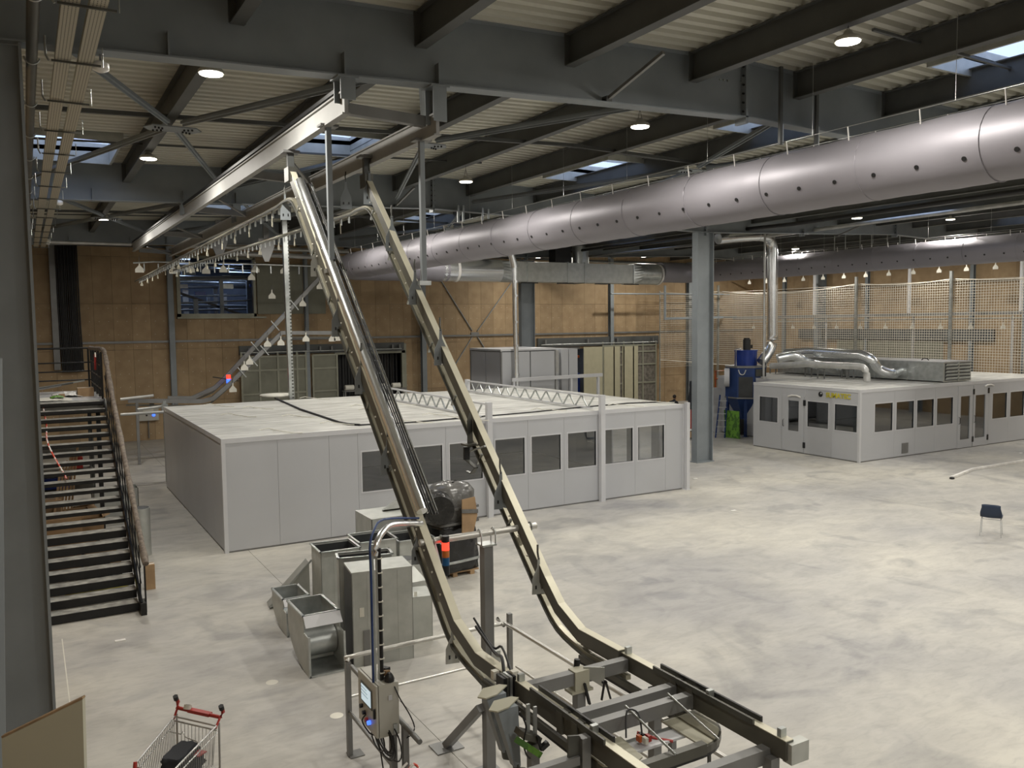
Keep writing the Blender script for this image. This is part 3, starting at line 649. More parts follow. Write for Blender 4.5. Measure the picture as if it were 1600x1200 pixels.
# ================================================================== END WALL FITTINGS
for i, (x, wd_) in enumerate(((5.93, .24), (12.29, .16), (18.65, .26), (25.0, .2), (31.2, .24), (37.6, .5))):
    c = thing('wall_post', 'grey steel post on the wooden end wall, %s from the left' % ORD[i], 'post', (x, YB-.25, 0))
    MB().ibar((x, YB-.17, 0), (x, YB-.17, zt(x)-.5), .26, wd_, .02, .015, up=(0, 1, 0)).build('profile', 'steel', c)
    B(x-.15, x+.15, YB-.32, YB-.02, 0, .02).build('base_plate', 'steel', c)
for i, (z, lab) in enumerate(((4.55, 'lower'), (8.9, 'upper'))):
    g = thing('wall_rail', '%s horizontal steel rail along the wooden end wall' % lab, 'rail', (XL, YB-.06, z))
    for a, b in ((XL+.05, 5.8), (6.06, 12.2), (12.38, 18.5), (18.8, 24.9), (25.1, 31.05), (31.35, 37.3), (37.9, XR-.1)):
        if z > 5 and 5 < a < 8: continue
        B(a, b, YB-.10, YB-.025, z-.05, z+.05).build('rail_length', 'purlin' if z > 5 else 'frame', g)
xb_ = thing('cross_brace', 'thin crossed rod brace with centre plate on the end wall', 'brace', (21.4, YB-.2, 4.6))
for p_, q_ in (((690,440),(738,517)), ((800,440),(746,517)), ((746,526),(772,568)), ((738,526),(708,575))):
    MB().tube([PY(*p_, YB-.06), PY(*q_, YB-.06)], .03, 6).build('rod', 'steel', xb_)
MB().plate([(-.25,-.1),(.25,-.1),(.25,.1),(-.25,.1)], PY(742, 522, YB-.06), (1,0,0), (0,0,1), .05).build('centre_plate', 'frame', xb_)
# screws on the panels (too small to pick apart)
scw = MB()
for i in range(int((XR-XL)/.39)):
    x = XL+.2+i*.39
    for z in (.3, .8, 1.3, 1.95, 2.5, 3.1, 3.7, 4.35, 4.9, 5.5, 6.1):
        if any(a-.05 < x < b+.05 and c-.05 < z < d+.05 for a, b, c, d in HOLES): continue
        if rnd(0, 1) < .1: continue
        q = rnd(-.02, .02); y = YB-.027
        scw.add([(x-.012+q, y, z-.012), (x+.012+q, y, z-.012), (x+.012+q, y, z+.012), (x-.012+q, y, z+.012)], [(0, 1, 2, 3)])
o = scw.build('panel_screws', 'paper', wb); o['kind'] = 'stuff'
# upper opening with grey sliding leaf and neighbour hall clutter
ow = thing('hatch_frame', 'grey steel frame round the upper-left opening in the end wall', 'frame', (6.35, YB-.1, 5.7))
for r in ((6.22, 6.38, 5.68, 8.5), (9.72, 9.84, 5.68, 8.5), (6.22, 9.84, 5.64, 5.83), (6.22, 9.84, 8.42, 8.55)): B(r[0], r[1], YB-.16, YB-.02, r[2], r[3]).build('frame_member', 'slidingframe', ow)
B(6.2, 10.3, YB-.2, YB-.02, 5.60, 5.68).build('sill', 'slidingframe', ow)
sl = thing('sliding_hatch', 'closed olive-grey sliding hatch leaf beside the upper opening', 'hatch', (9.9, YB-.15, 5.8))
for a, b in ((9.9, 11.2), (11.22, 12.15), (12.42, 13.3)): B(a, b, YB-.15, YB-.05, 5.80, 8.25).build('leaf', 'sliding', sl)
nb = thing('neighbour_pipework', 'dark pipes and racks seen through the upper opening in the end wall', 'pipework', (8, YB+2, 5.5))
random.seed(3)
for k in range(16):
    z = 5.7+rnd(0, 2.6); y = YB+rnd(.8, 4.5)
    MB().tube([(5.2, y, z), (11, y, z+rnd(-.3, .3))], rnd(.03, .09), 6).build('pipe', random.choice(['steel', 'pipe', 'frame', 'galv']), nb)
for k in range(8):
    x = 5.6+rnd(0, 5); y = YB+rnd(.8, 4.5); B(x, x+rnd(.08, .3), y, y+.2, 4.7, 6+rnd(.5, 2.2)).build('rack_post', random.choice(['steel', 'pipe', 'frame']), nb)
for k in range(9):
    x = 6+rnd(0, 4); y = YB+rnd(.7, 4); z = 6.6+rnd(0, 1.5); B(x, x+rnd(.2, .7), y, y+.3, z, z+rnd(.1, .3)).build('cable_box', random.choice(['galv', 'pipe', 'blue', 'steel']), nb)
MB().bar((6.2, YB+1.5, 7.0), (10, YB+1.5, 5.6), .12).build('slanting_beam', 'black', nb)
for k, (x, y, z) in enumerate(((7.2, 4.6, 8.3), (9.4, 3.2, 8.4), (6.6, 2.0, 8.5), (10.2, 4.8, 8.1))):
    t = thing('neighbour_lamp', 'bluish tube lamp glimpsed in the neighbour hall through the upper opening', 'lamp', (x, YB+y, z), 'tube lamps in the neighbour hall')
    MB().box(x-.6, x+.6, YB+y-.06, YB+y+.06, z, z+.05).build('tube', 'winglow', t); MB().box(x-.62, x+.62, YB+y-.08, YB+y+.08, z+.05, z+.09).build('housing', 'steel', t)
    ld = bpy.data.lights.new('tube_light', 'AREA'); ld.shape = 'RECTANGLE'; ld.size = 1.2; ld.size_y = .12; ld.energy = 30; ld.color = (.5, .65, 1)
    lo = bpy.data.objects.new('tube_light', ld); sc.collection.objects.link(lo); lo.parent = t; lo.location = (0, 0, -.02)
# sliding doors
def sliding_gate(name, label, xs_, zs_, y, m, fm, xfr):
    t = thing(name, label, 'gate', (xs_[0], y, 0))
    B(xs_[0], xs_[-1], y, y+.04, .05, zs_[-1]).build('sheet', m, t)
    for x in xs_: B(x-.045, x+.045, y-.05, y, .03, zs_[-1]+(.25 if xfr else 0)).build('stile', fm, t)
    for z in zs_: B(xs_[0], xs_[-1], y-.045, y, z-.045, z+.045).build('crossbar', fm, t)
    return t
sliding_gate('sliding_gate', 'olive-grey framed sliding gate left of the black doorway', [9.0, 9.85, 10.75, 11.7, 12.15], [.1, 1.9, 3.05, 3.72], YB-.3, 'sliding', 'slidingframe', True)
sliding_gate('sliding_gate', 'narrow olive-grey gate leaf beside the black doorway', [12.5, 13.75], [.1, 1.9, 3.05, 3.72], YB-.3, 'sliding', 'slidingframe', False)
dr = thing('door_rail_box', 'dark track box above the left doorway of the end wall', 'rail', (9.0, YB-.3, 3.95))
B(8.95, 17.5, YB-.2, YB-.03, 3.82, 4.26).build('backing', 'purlin', dr); MB().tube([(9, YB-.33, 3.93), (17.3, YB-.33, 3.93)], .035, 8).build('track_tube', 'galv', dr)
for x in (9.4, 12.9, 13.5, 16.8, 17.2): B(x-.04, x+.04, YB-.36, YB-.2, 3.9, 4.15).build('roller', 'frame', dr)
df = thing('doorway_frame', 'grey frame round the black doorway with a black curtain inside', 'frame', (13.8, YB, 0))
for r in ((13.72, 13.82, 0, 3.75), (17.4, 17.66, 0, 4.2), (13.72, 17.6, 3.70, 3.84)): B(r[0], r[1], YB-.12, YB+.03, r[2], r[3]).build('frame_member', 'slidingframe', df)
cv = []
for i in range(81): x = 13.82+i*.0448; yy = YB+.55+.05*math.sin(i*.9); cv.append((x, yy))
mbc = MB(); mbc.add([(x, y, .02) for x, y in cv]+[(x, y, 3.75) for x, y in cv], [(i, i+1, 82+i, 81+i) for i in range(80)], True); mbc.build('curtain', 'black', df)
for k in range(4):
    x = 14.0+k*.85; t = thing('film_roll', 'pale roll lying at the foot of the black doorway, %s from the left' % ORD[k], 'roll', (x, YB-.4, 1.75))
    o = MB().cyl((x, YB-.75, 2.02), (x+.45, YB-.75, 2.02), .14, 14).build('roll_body', 'paper', t)
    MB().cyl((x-.03, YB-.75, 2.02), (x+.48, YB-.75, 2.02), .05, 10).build('core', 'frame', t)
rk = thing('storage_rack', 'low rack carrying pale rolls before the black doorway', 'rack', (13.9, YB-.8, 0))
B(13.9, 17.3, YB-.95, YB-.55, 1.83, 1.88).build('shelf', 'frame', rk)
for x in (13.95, 15.6, 17.2):
    for y in (YB-.9, YB-.6): B(x, x+.05, y, y+.05, 0, 1.83).build('leg', 'frame', rk)
# right doorway
sliding_gate('sliding_gate', 'beige-grey gridded sliding gate right of the robot doorway', [30.42, 31.25, 32.0, 32.75, 33.5, 34.55], [.1, 1.4, 2.55, 3.35, 3.75], YB-.35, 'stone', 'slidingframe', True)
bg_ = thing('beige_gate_leaf', 'plain beige gate leaf half open at the robot doorway', 'gate', (29.1, YB-.45, 0)); B(29.0, 30.35, YB-.42, YB-.36, .03, 3.72).build('leaf', 'beige', bg_); B(30.0, 30.05, YB-.46, YB-.42, 1.0, 1.3).build('handle', 'black', bg_)
for a in (30.5, 31.9): B(a, a+1.2, YB-.40, YB-.365, .1, 3.7).build('inset_sheet', 'beige', bg_)
dr2 = thing('door_rail_box', 'dark track box above the right doorway of the end wall', 'rail', (25.9, YB-.3, 4))
B(25.9, 34.9, YB-.22, YB-.03, 3.78, 4.3).build('backing', 'purlin', dr2); MB().tube([(26, YB-.42, 3.92), (34.6, YB-.42, 3.92)], .04, 8).build('track_tube', 'galv', dr2)
for x in (26.3, 29.3, 31.5, 34.3): B(x-.04, x+.04, YB-.44, YB-.22, 3.9, 4.2).build('roller', 'frame', dr2)
B(25.95, 28.9, YB-.12, YB-.03, 3.60, 3.74).build('lintel', 'frame', dr2)
mc = thing('orange_machine', 'orange and blue machinery glimpsed through the right doorway', 'machine', (28.6, YB+1, 0))
MB().bar((27.8, YB+1, 3.0), (29.6, YB+1, 3.1), .15).bar((28.0, YB+1.0, 2.9), (28.4, YB+1, 3.3), .12).build('arm', 'orange', mc)
B(28.6, 29.4, YB+.6, YB+1.2, .02, 2.1).build('blue_cabinet', 'blue', mc); B(27.9, 28.3, YB+.8, YB+1.2, .02, 3.1).build('upright', 'cab', mc); B(28.9, 29.5, YB+1.6, YB+1.8, .02, 3.2).build('back_upright', 'white', mc)
t = thing('neighbour_lamp', 'lamp lighting the machinery behind the right doorway', 'lamp', (28.8, YB+1.5, 3.9)); B(28.2, 29.4, YB+1.4, YB+1.5, 3.9, 3.95).build('tube', 'winglow', t)
ld = bpy.data.lights.new('tube_light', 'AREA'); ld.size = 1; ld.energy = 60; lo = bpy.data.objects.new('tube_light', ld); sc.collection.objects.link(lo); lo.parent = t; lo.location = (0, 0, -.03)
# right wall gate behind the net
dr3 = thing('door_rail_box', 'faint grey track box high on the right wall behind the net', 'rail', (XR-.3, 30, 4))
B(XR-.25, XR-.03, 25.4, 38.0, 4.0, 4.6).build('backing', 'purlin', dr3)
sg = thing('grey_wall_gate', 'grey gate half hidden by the net on the right wall', 'gate', (XR-.2, 30, 0)); B(XR-.15, XR-.04, 28.2, 35.0, .05, 3.95).build('sheet', 'sliding', sg)
for y in (28.2, 29.9, 31.6, 33.3, 35.0): B(XR-.2, XR-.15, y-.04, y+.04, .05, 3.95).build('stile', 'slidingframe', sg)
for i, y in enumerate((39.3, 33.0, 26.6, 20.2)):
    c = thing('wall_post', 'slim steel post on the right wall behind the net, %s from the far corner' % ORD[i], 'post', (XR-.2, y, 0)); MB().ibar((XR-.14, y, 0), (XR-.14, y, 8.9), .2, .2, .015, .012, up=(1, 0, 0)).build('profile', 'steel', c)
    B(XR-.3, XR-.03, y-.15, y+.15, 0, .02).build('base_plate', 'steel', c)
# black hose bundle at far left and white conduit
cb_ = thing('hose_bundle', 'tall black curtain of hoses hanging down the end wall at far left', 'hoses', (1.3, YB-.5, 3.5))
B(1.05, 1.3, YB-.25, YB-.06, 3.4, 9.2).build('side_board', 'frame', cb_)
for k in range(14):
    x = 1.32+k*.062; MB().tube([(x, YB-.3-.05*(k % 2), 9.0), (x+.02*math.sin(k), YB-.3, 6), (x+.06, YB-.3, 3.3)], .035, 6).build('hose', 'black', cb_)
cw = thing('wall_conduit', 'pale conduit running under the farthest beam at the left', 'conduit', tuple(PY(73, 378, 35.9)))
MB().tube([PY(73, 378, 35.9), PY(205, 382, 35.9)], .06, 8).build('tube', 'pipe', cw); q = PY(73, 378, 35.9); B(q.x-.09, q.x+.09, q.y-.09, q.y+.09, q.z-.09, q.z+.09).build('end_box', 'paper', cw)
for i, (pa, pb, r) in enumerate((((290,384),(545,393), .10), ((345,395),(545,404), .12), ((430,376),(560,381), .05), ((640,404),(1085,418), .05), ((870,407),(1085,416), .04))):
    cable('roof_pipe', '%s pipe running crosswise under the roof before the end wall' % ['upper white', 'thicker lower white', 'thin orange-brown', 'long slender', 'short slender'][i], [PY(*pa, 38.5), PY(*pb, 38.5)], r, ['pipe', 'pipe', 'boardedge', 'pipe', 'pipe'][i], 'pipe')
# ================================================================== NET AND HANGERS ON THE RIGHT
net = thing('safety_net', 'white mesh safety net hung along the right wall and round its far corner', 'net', (39.4, 41.3, 2.4))
XN = 39.4; ys_ = [41.3, 30.7, 25.25, 19.0]
def ztop(y):
    for a, b in zip(ys_, ys_[1:]):
        if b <= y <= a: u = (a-y)/(a-b); return 7.12 - .30*4*u*(1-u)*(1 if a-b > 8 else .5)
    return 7.1
hm = MB(); s = .13
z = 2.35
while z < 7.2:
    y = 19.0
    pts = [(XN, yy, z) for yy in (19, 22, 25.25, 28, 30.7, 34, 38, 41.3) if ztop(yy) >= z] if z > 6.7 else [(XN, 19, z), (XN, 41.3, z)]
    if len(pts) > 1: hm.bar(pts[0], pts[-1], .018, .022)
    if z < 6.95: hm.bar((34.5, 41.3, z), (XN, 41.3, z), .012, .016)
    z += s
hm.build('mesh_rows', 'net', net)['kind'] = 'stuff'
vm = MB(); y = 19.0
while y < 41.3: vm.bar((XN, y, 2.3), (XN, y, ztop(y)), .014, .014); y += s
x = 34.5
while x < XN: vm.bar((x, 41.3, 2.8), (x, 41.3, 7.0), .009, .009); x += s
vm.build('mesh_columns', 'net', net)['kind'] = 'stuff'
MB().tube([(XN, 19+i*.5, ztop(19+i*.5)) for i in range(45)], .03, 6).build('top_rope', 'net', net)
MB().tube([(XN, 41.3, 7.1), (37, 41.3, 6.92), (34.5, 41.3, 7.0)], .025, 6).build('top_rope', 'net', net)
MB().tube([(XN, 19, 2.35), (XN, 41.3, 2.35), (34.5, 41.3, 2.8)], .025, 6).build('bottom_rope', 'net', net)
for i, y in enumerate((41.3, 30.7, 25.25)):
    t = thing('net_post', 'pale post carrying the safety net, %s from the far corner' % ORD[i], 'post', (XN, y, 0)); MB().bar((XN-.08, y, 0), (XN-.08, y, 7.5), .13, .13).build('upright', 'galv', t); B(XN-.2, XN+.05, y-.12, y+.12, 0, .02).build('base_plate', 'galv', t)
t = thing('net_post', 'thin pale post at the free end of the net return', 'post', (34.5, 41.3, 0)); MB().bar((34.5, 41.35, 0), (34.5, 41.35, 7.1), .06).build('upright', 'galv', t); B(34.4, 34.6, 41.2, 41.5, 0, .02).build('base_plate', 'galv', t)
# conveyor behind the net: two levels with carriers
XC = 40.6
t = thing('wall_conveyor', 'two-level overhead conveyor running along the right wall behind the net', 'conveyor', (XC, 30, 5))
MB().bar((XC, 18.5, 5.45), (XC, 41.2, 5.35), .12, .18).build('lower_beam', 'frame', t); MB().bar((XC, 18.5, 5.2), (XC, 41.2, 5.1), .05, .05).build('lower_rail', 'galv', t)
MB().bar((XC, 18.5, 8.05), (XC, 41.2, 8.05), .05, .05).build('upper_rail', 'galv', t)
for y in (22.6, 28.4, 34.6): MB().bar((XC, y, 5.5), (XC, y, 8.8), .14, .10).build('hanger_post', 'whitetrim', t)
for y in (23.0, 28.2, 33.8, 38.5): MB().bar((XC+.1, y, 0), (XC+.1, y, 5.3), .09, .09).build('leg', 'whitetrim', t)
t = thing('conveyor_bracket', 'dark L-shaped bracket and rail before the far right corner of the end wall', 'bracket', tuple(PY(1039, 498, 40.9)))
MB().bar(PY(1039, 446, 40.9), PY(1039, 500, 40.9), .12, .1).build('upright', 'steel', t); MB().bar(PY(1039, 498, 40.9), PY(1150, 495, 40.9), .1, .14).build('arm', 'steel', t); MB().tube([PY(955, 459, 40.9), PY(1140, 460, 40.9)], .05, 6).build('rail', 'steel', t)
t = thing('roof_vent_pole', 'thin pale pole rising from the left corner of the far booth roof to the ceiling', 'pole', (26.35, 23.6, 2.66)); a = PZ(1193, 592, 2.66); MB().tube([(a.x, a.y, 2.66), (a.x, a.y, 9.0)], .045, 8).build('pole', 'pipe', t); MB().cyl((a.x, a.y, 2.66), (a.x, a.y, 2.76), .12, 12).build('base', 'pipe', t)
# ---- carriers (small bell-shaped hooks)
BELL = [(-.018,.30),(.018,.30),(.02,.19),(.10,.10),(.125,.07),(.125,-.03),(-.125,-.03),(-.125,.07),(-.10,.10),(-.02,.19)]
def carrier(loc, label, group, m='galvdull', rz=0, s=1., u=(1,0,0)):
    r = thing('hook_carrier', label, 'hook', loc, group)
    MB().plate([(x*s, (y-.40)*s) for x, y in BELL], loc, u, (0,0,1), .012).build('plate', m, r)
    MB().tube([V(loc)+V((0,0,-.12*s)), V(loc)+V((0,0,.03)), V(loc)+V((.02,0,.10))], .012, 6).build('stem', 'frame', r)
    return r
c0_ = carrier((XC, 19.5, 7.98), 'pale carrier high above the net on the right wall, first from the right', 'upper carriers on the right wall', 'paper', u=(0,1,0), s=1.05)
for k in range(1, 15): dup(c0_, (XC, 19.5+k*1.45, 7.98), 0, 'pale carrier high above the net on the right wall, %s from the right' % ORD[k])
c1_ = carrier((XC, 20.2, 5.1), 'small pale carrier on the lower rail behind the net, first from the right', 'lower carriers on the right wall', 'paper', u=(0,1,0), s=1.05)
for k in range(1, 13): dup(c1_, (XC, 20.2+k*1.6, 5.1), 0, 'small pale carrier on the lower rail behind the net, %s from the right' % ORD[k])
# ================================================================== RUNWAYS UNDER THE ROOF
random.seed(11)
for i, (X, lab) in enumerate(((3.75, 'left'), (5.05, 'right'))):
    t = thing('runway_beam', '%s of two long suspended grey runway beams running towards the end wall' % lab, 'beam', (X, 10.9, 8.1))
    z = 8.12 if i == 0 else 7.98
    MB().ibar((X, 10.75, z), (X, 35.4, z+.14), .30, .11, .022, .05).build('joist', 'runway', t)
    for y in (10.8, 23.5):
        B(X-.10, X+.10, y-.14, y-.12, z+.02, zb(X)-.02).box(X-.10, X+.10, y+.12, y+.14, z+.02, zb(X)-.02).box(X-.012, X+.012, y-.12, y+.12, z+.12, zb(X)-.02).build('hanger_bracket', 'trackdark' if 0 else 'steel', t)
        B(X-.14, X+.14, y-.16, y+.16, zb(X)-.045, zb(X)-.02).build('top_plate', 'steel', t)
    if i == 0: MB().bar((X-.05, 11, z+.20), (X-.05, 35.3, z+.34), .03, .05).build('cable_strip', 'black', t)
for k, Y in enumerate((11.0, 16.5, 22.0, 28.0, 34.5)):
    t = thing('runway_tie', 'grey cross tie between the two runway beams, %s from the viewer' % ORD[k], 'beam', (3.8, Y, 8.1)); MB().bar((3.84, Y, 8.10), (4.96, Y, 8.05), .12, .14).build('tie', 'frame', t)
    if k: MB().bar((3.84, Y-2.5, 8.02), (4.96, Y, 8.0), .05, .03).build('diagonal', 'frame', t)
# ================================================================== ASCENDING CONVEYOR
def track(name, label, X, upper, lower, top_cut, light):
    t = thing(name, label, 'conveyor', (X, upper[0][0], upper[0][1]))
    U = [V((X, y, z)) for y, z in upper]; Lw = [V((X, y, z)) for y, z in lower]
    sec = [(-.045,-.07),(.045,-.07),(.045,.07),(-.045,.07)]
    MB().sweep([p+V((0,0,0)) for p in U], sec, up=(0,-.6,1)).build('beam', 'track', t)
    MB().sweep(U, [(-.045,.069),(.046,.069),(.046,.076),(-.045,.076)], up=(0,-.6,1)).build('top_face', 'tracklight', t)
    MB().sweep(Lw, [(-.03,-.025),(.03,-.025),(.03,.025),(-.03,.025)], up=(0,-.6,1)).build('chain_rail', 'raildull', t)
    MB().sweep([p-V((.045,0,.02)) for p in Lw], [(-.012,-.012),(.012,-.012),(.012,.012),(-.012,.012)], up=(0,-.6,1)).build('chain', 'trackdark', t)
    return t
incl = math.tan(math.radians(40.5))
upL = [(6.55,1.93),(7.25,1.93),(7.75,2.12),(8.05,2.40),(13.35,7.58),(13.6,7.62)]
upR = [(6.5,1.95),(7.20,1.95),(7.62,2.12),(7.90,2.36),(13.2,7.50),(13.45,7.58)]
def low(up, dz, ymax, zend):
    a = up[3]; b = up[4]; pts = [(up[0][0]-.1, up[0][1]-.17), (up[1][0]-.15, up[1][1]-.17)]
    s_ = smooth([V((0, up[1][0]-.15, up[1][1]-.17)), V((0, up[2][0], up[2][1]-.22)), V((0, a[0]+.12, a[1]-.15))], 4)
    pts += [(p.y, p.z) for p in s_[1:]]
    k = (b[1]-a[1])/(b[0]-a[0]); ytop = b[0]-.35; ztop_ = a[1]-.15+k*(ytop-a[0]-.12)
    pts.append((ytop, ztop_))
    s_ = smooth([V((0, ytop-.3, ztop_-.3*k)), V((0, ytop, ztop_)), V((0, ytop+.35, ztop_+.24)), V((0, ytop+.8, ztop_+.27)), V((0, ytop+1.2, ztop_+.24))], 4)
    pts += [(p.y, p.z) for p in s_[5:]]
    pts.append((ymax, zend)); return pts
tl = track('ascending_conveyor', 'left ascending conveyor track carrying a cable tray, from the loading frame up to the roof', 3.75, upL, low(upL, .2, 35.0, 6.98), 0, True)
tr = track('ascending_conveyor', 'right ascending conveyor track, bare cream-edged beam from the loading frame up to the roof', 4.95, upR, low(upR, .2, 34.6, 7.36), 0, False)
# cable tray and foil conduit on the left track
def onL(y, dx=0, dz=0): k = (7.58-2.40)/(13.35-8.05); return V((3.75+dx, y - .64*dz, 2.40+k*(y-8.05) + .77*dz))
tray = thing('cable_ladder', 'bright cable ladder with foil-wrapped hose on the left ascending track', 'tray', tuple(onL(8.6, .1, .1)))
for dx in (.095, .20): MB().bar(onL(8.7, dx, .12), onL(13.1, dx, .12), .012, .05, (0,-.6,1)).build('side_rail', 'chrome', tray)
y = 8.8; rungs = []
while y < 13.1:
    o = MB().bar(onL(y, .095, .11), onL(y, .20, .11), .02, .012).build('rung', 'galv', tray); y += .16
MB().tube([onL(8.7+i*.11, .015, .15) for i in range(41)], .068, 10, True, [1+.08*(i % 2) for i in range(41)]).build('foil_hose', 'chrome', tray)
for dx, r in ((.06, .010), (.115, .010), (.15, .012), (.18, .009)): MB().tube([onL(8.65+i*.44, dx+rnd(-.006,.006), .16 if dx > .1 else .215) for i in range(11)], r, 6).build('cable', 'black', tray)
# bolts on the tracks
for t_, X, f_ in ((tl, 3.75, 0), (tr, 4.95, 0)):
    mb = MB(); k = (7.5-2.4)/(13.3-8.0)
    for q in range(26):
        y = 8.0+q*.2
        if q % 6 > 3: continue
        z = 2.38+k*(y-8.0); mb.cyl((X-.055, y, z+.0), (X-.068, y, z), .012, 6)
    o = mb.build('bolt_heads', 'paper', t_); o['kind'] = 'stuff'
    for q in range(7):
        y = 8.6+q*.72; z = 2.38+k*(y-8.0); MB().bar((X-.03, y+.02, z-.05), (X-.03, y+.14, z-.19), .03, .02).build('rail_bracket', 'galv', t_)
for X, ytop, z0, nm in ((3.75, 13.45, 7.62, 'left'), (4.95, 13.3, 7.58, 'right')):
    h = thing('top_suspension', 'dark suspension bracket at the upper end of the %s ascending track' % nm, 'bracket', (X, ytop, z0))
    B(X-.05, X+.05, ytop-.04, ytop+.04, z0+.05, 8.0).build('rod', 'purlin', h); MB().plate([(-.12,-.1),(.12,-.1),(.12,.12),(-.12,.12)], (X, ytop, z0-.02), (0,1,0), (0,0,1), .14).build('clamp', 'trackdark', h)
    B(X-.13, X+.13, ytop-.1, ytop+.1, 7.94, 7.98).build('plate', 'frame', h)
for X, y, z0, z1, nm in ((3.78, 11.62, 6.02, 7.98, 'left'), (5.02, 11.25, 5.85, 7.83, 'right')):
    h = thing('drop_post', 'grey drop post from the %s runway beam down to the ascending track' % nm, 'post', (X, y, z0))
    B(X-.035, X+.035, y-.035, y+.035, z0, z1).build('post', 'steel', h); B(X-.13, X+.13, y-.09, y+.09, z1, z1+.03).build('head_plate', 'frame', h); B(X-.09, X+.09, y-.06, y+.06, z0-.05, z0+.01).build('foot_plate', 'galv', h)
# far cross track, second level and descending tracks
ft = thing('far_cross_track', 'thin cross conveyor track near the end wall carrying a row of pale carriers', 'conveyor', (3.7, 35, 7.65))
MB().tube([PY(x, y, 35.3) for x, y in ((208,411),(240,409),(400,413),(520,417),(600,420))], .035, 6).build('rail', 'galv', ft)
for k in range(15):
    q = PY(225+k*22, 411.5+k*.5, 35.3); B(q.x-.02, q.x+.02, q.y-.02, q.y+.02, q.z-.30, q.z).build('pendant', 'galv', ft)
k = 0
for (x, y, l) in ((218,421,'leftmost'),(271,423,'second'),(298,421,'third'),(322,423,'fourth'),(349,421,'fifth'),(399,421,'sixth'),(444,423,'seventh'),(492,423,'eighth')):
    q = PY(x, y, 35.3); carrier(tuple(q+V((0,0,.42))), 'pale bell-shaped carrier on the far cross track, %s from the left' % l, 'carriers on the far cross track', 'paper', s=1.25)
sw = [(-.06,-.08),(.06,-.08),(.06,.08),(-.06,.08)]
for nm, lab, pts, hooks in (('descending_track', 'upper descending conveyor track slanting down across the end wall', ((505,428),(352,590),(335,606),(300,622),(262,622)), ((393,434),(425,463),(450,488),(473,475),(500,448))),
                     ('descending_track', 'lower descending conveyor track with level upper run before the end wall', ((548,520),(440,520),(352,606),(332,623),(315,627),(200,626)), ((364,609),(382,575),(418,538),(439,536),(390,566),(478,530),(519,530),(527,529)))):
    t = thing(nm, lab, 'conveyor', tuple(PY(*pts[0], 34.8))); Yq = 34.8 if pts[0][0] > 520 else 35.6
    MB().sweep([PY(x, y, Yq) for x, y in pts], sw, up=(0,0,1)).build('beam', 'frame', t)
    MB().sweep([PY(x-3, y+7, Yq) for x, y in pts], [(-.03,-.03),(.03,-.03),(.03,.03),(-.03,.03)]).build('chain_rail', 'track', t)
    MB().bar(PY(*pts[-1], Yq)-V((-.3,0,.1)), PY(pts[-1][0], pts[-1][1], Yq).xy.to_3d()+V((.3,0,.02)), .1).build('support_leg', 'frame', t)
    for f in (.3, .5, .7):
        a = PY(*pts[-3 if 0 else 1], Yq).lerp(PY(*pts[0 if Yq > 35 else 2], Yq), f); MB().bar(a+V((-.2,-.08,.15)), a+V((.12,-.08,-.25)), .05, .04).build('joint_bracket', 'galv', t)
    for j, (x, y) in enumerate(hooks):
        q = PY(x, y, Yq-.1); carrier(tuple(q+V((0,0,.4))), 'pale carrier on the %s descending track, %s listed from its top' % (lab.split()[0], ORD[j]), 'carriers on the descending tracks', 'paper', s=1.15)
# hooks on the two level rails under the roof
def rz_(pts, y):
    for (a, za), (b, zb_) in zip(pts, pts[1:]):
        if a <= y <= b and b > a: return za+(zb_-za)*(y-a)/(b-a)
    return pts[-1][1]
for X, pts, side in ((3.75, low(upL, .2, 35.0, 6.98), 'left'), (4.95, low(upR, .2, 34.6, 7.36), 'right')):
    base = None; y = 14.6; j = 0
    while y < 33.5:
        if not base: base = carrier((X-.02, y, rz_(pts, y)-.05), 'narrow carrier on the %s level rail under the roof, first from the bend' % side, 'carriers on the %s level rail' % side, 'tracklight', u=(.35,.93,0), s=.55)
        else: dup(base, (X-.02, y, rz_(pts, y)-.05), rnd(-.4, .4), 'narrow carrier on the %s level rail under the roof, %s from the bend' % (side, ORD[j]))
        y += 1.25 if j % 3 else 1.7; j += 1
    pen = MB(); y = 14.2
    while y < 34: z = rz_(pts, y); pen.box(X-.015, X+.015, y-.01, y+.01, z-.14, z-.02); y += .42
    o = pen.build('chain_pendants', 'galv', tl if X < 4 else tr); o['kind'] = 'stuff'
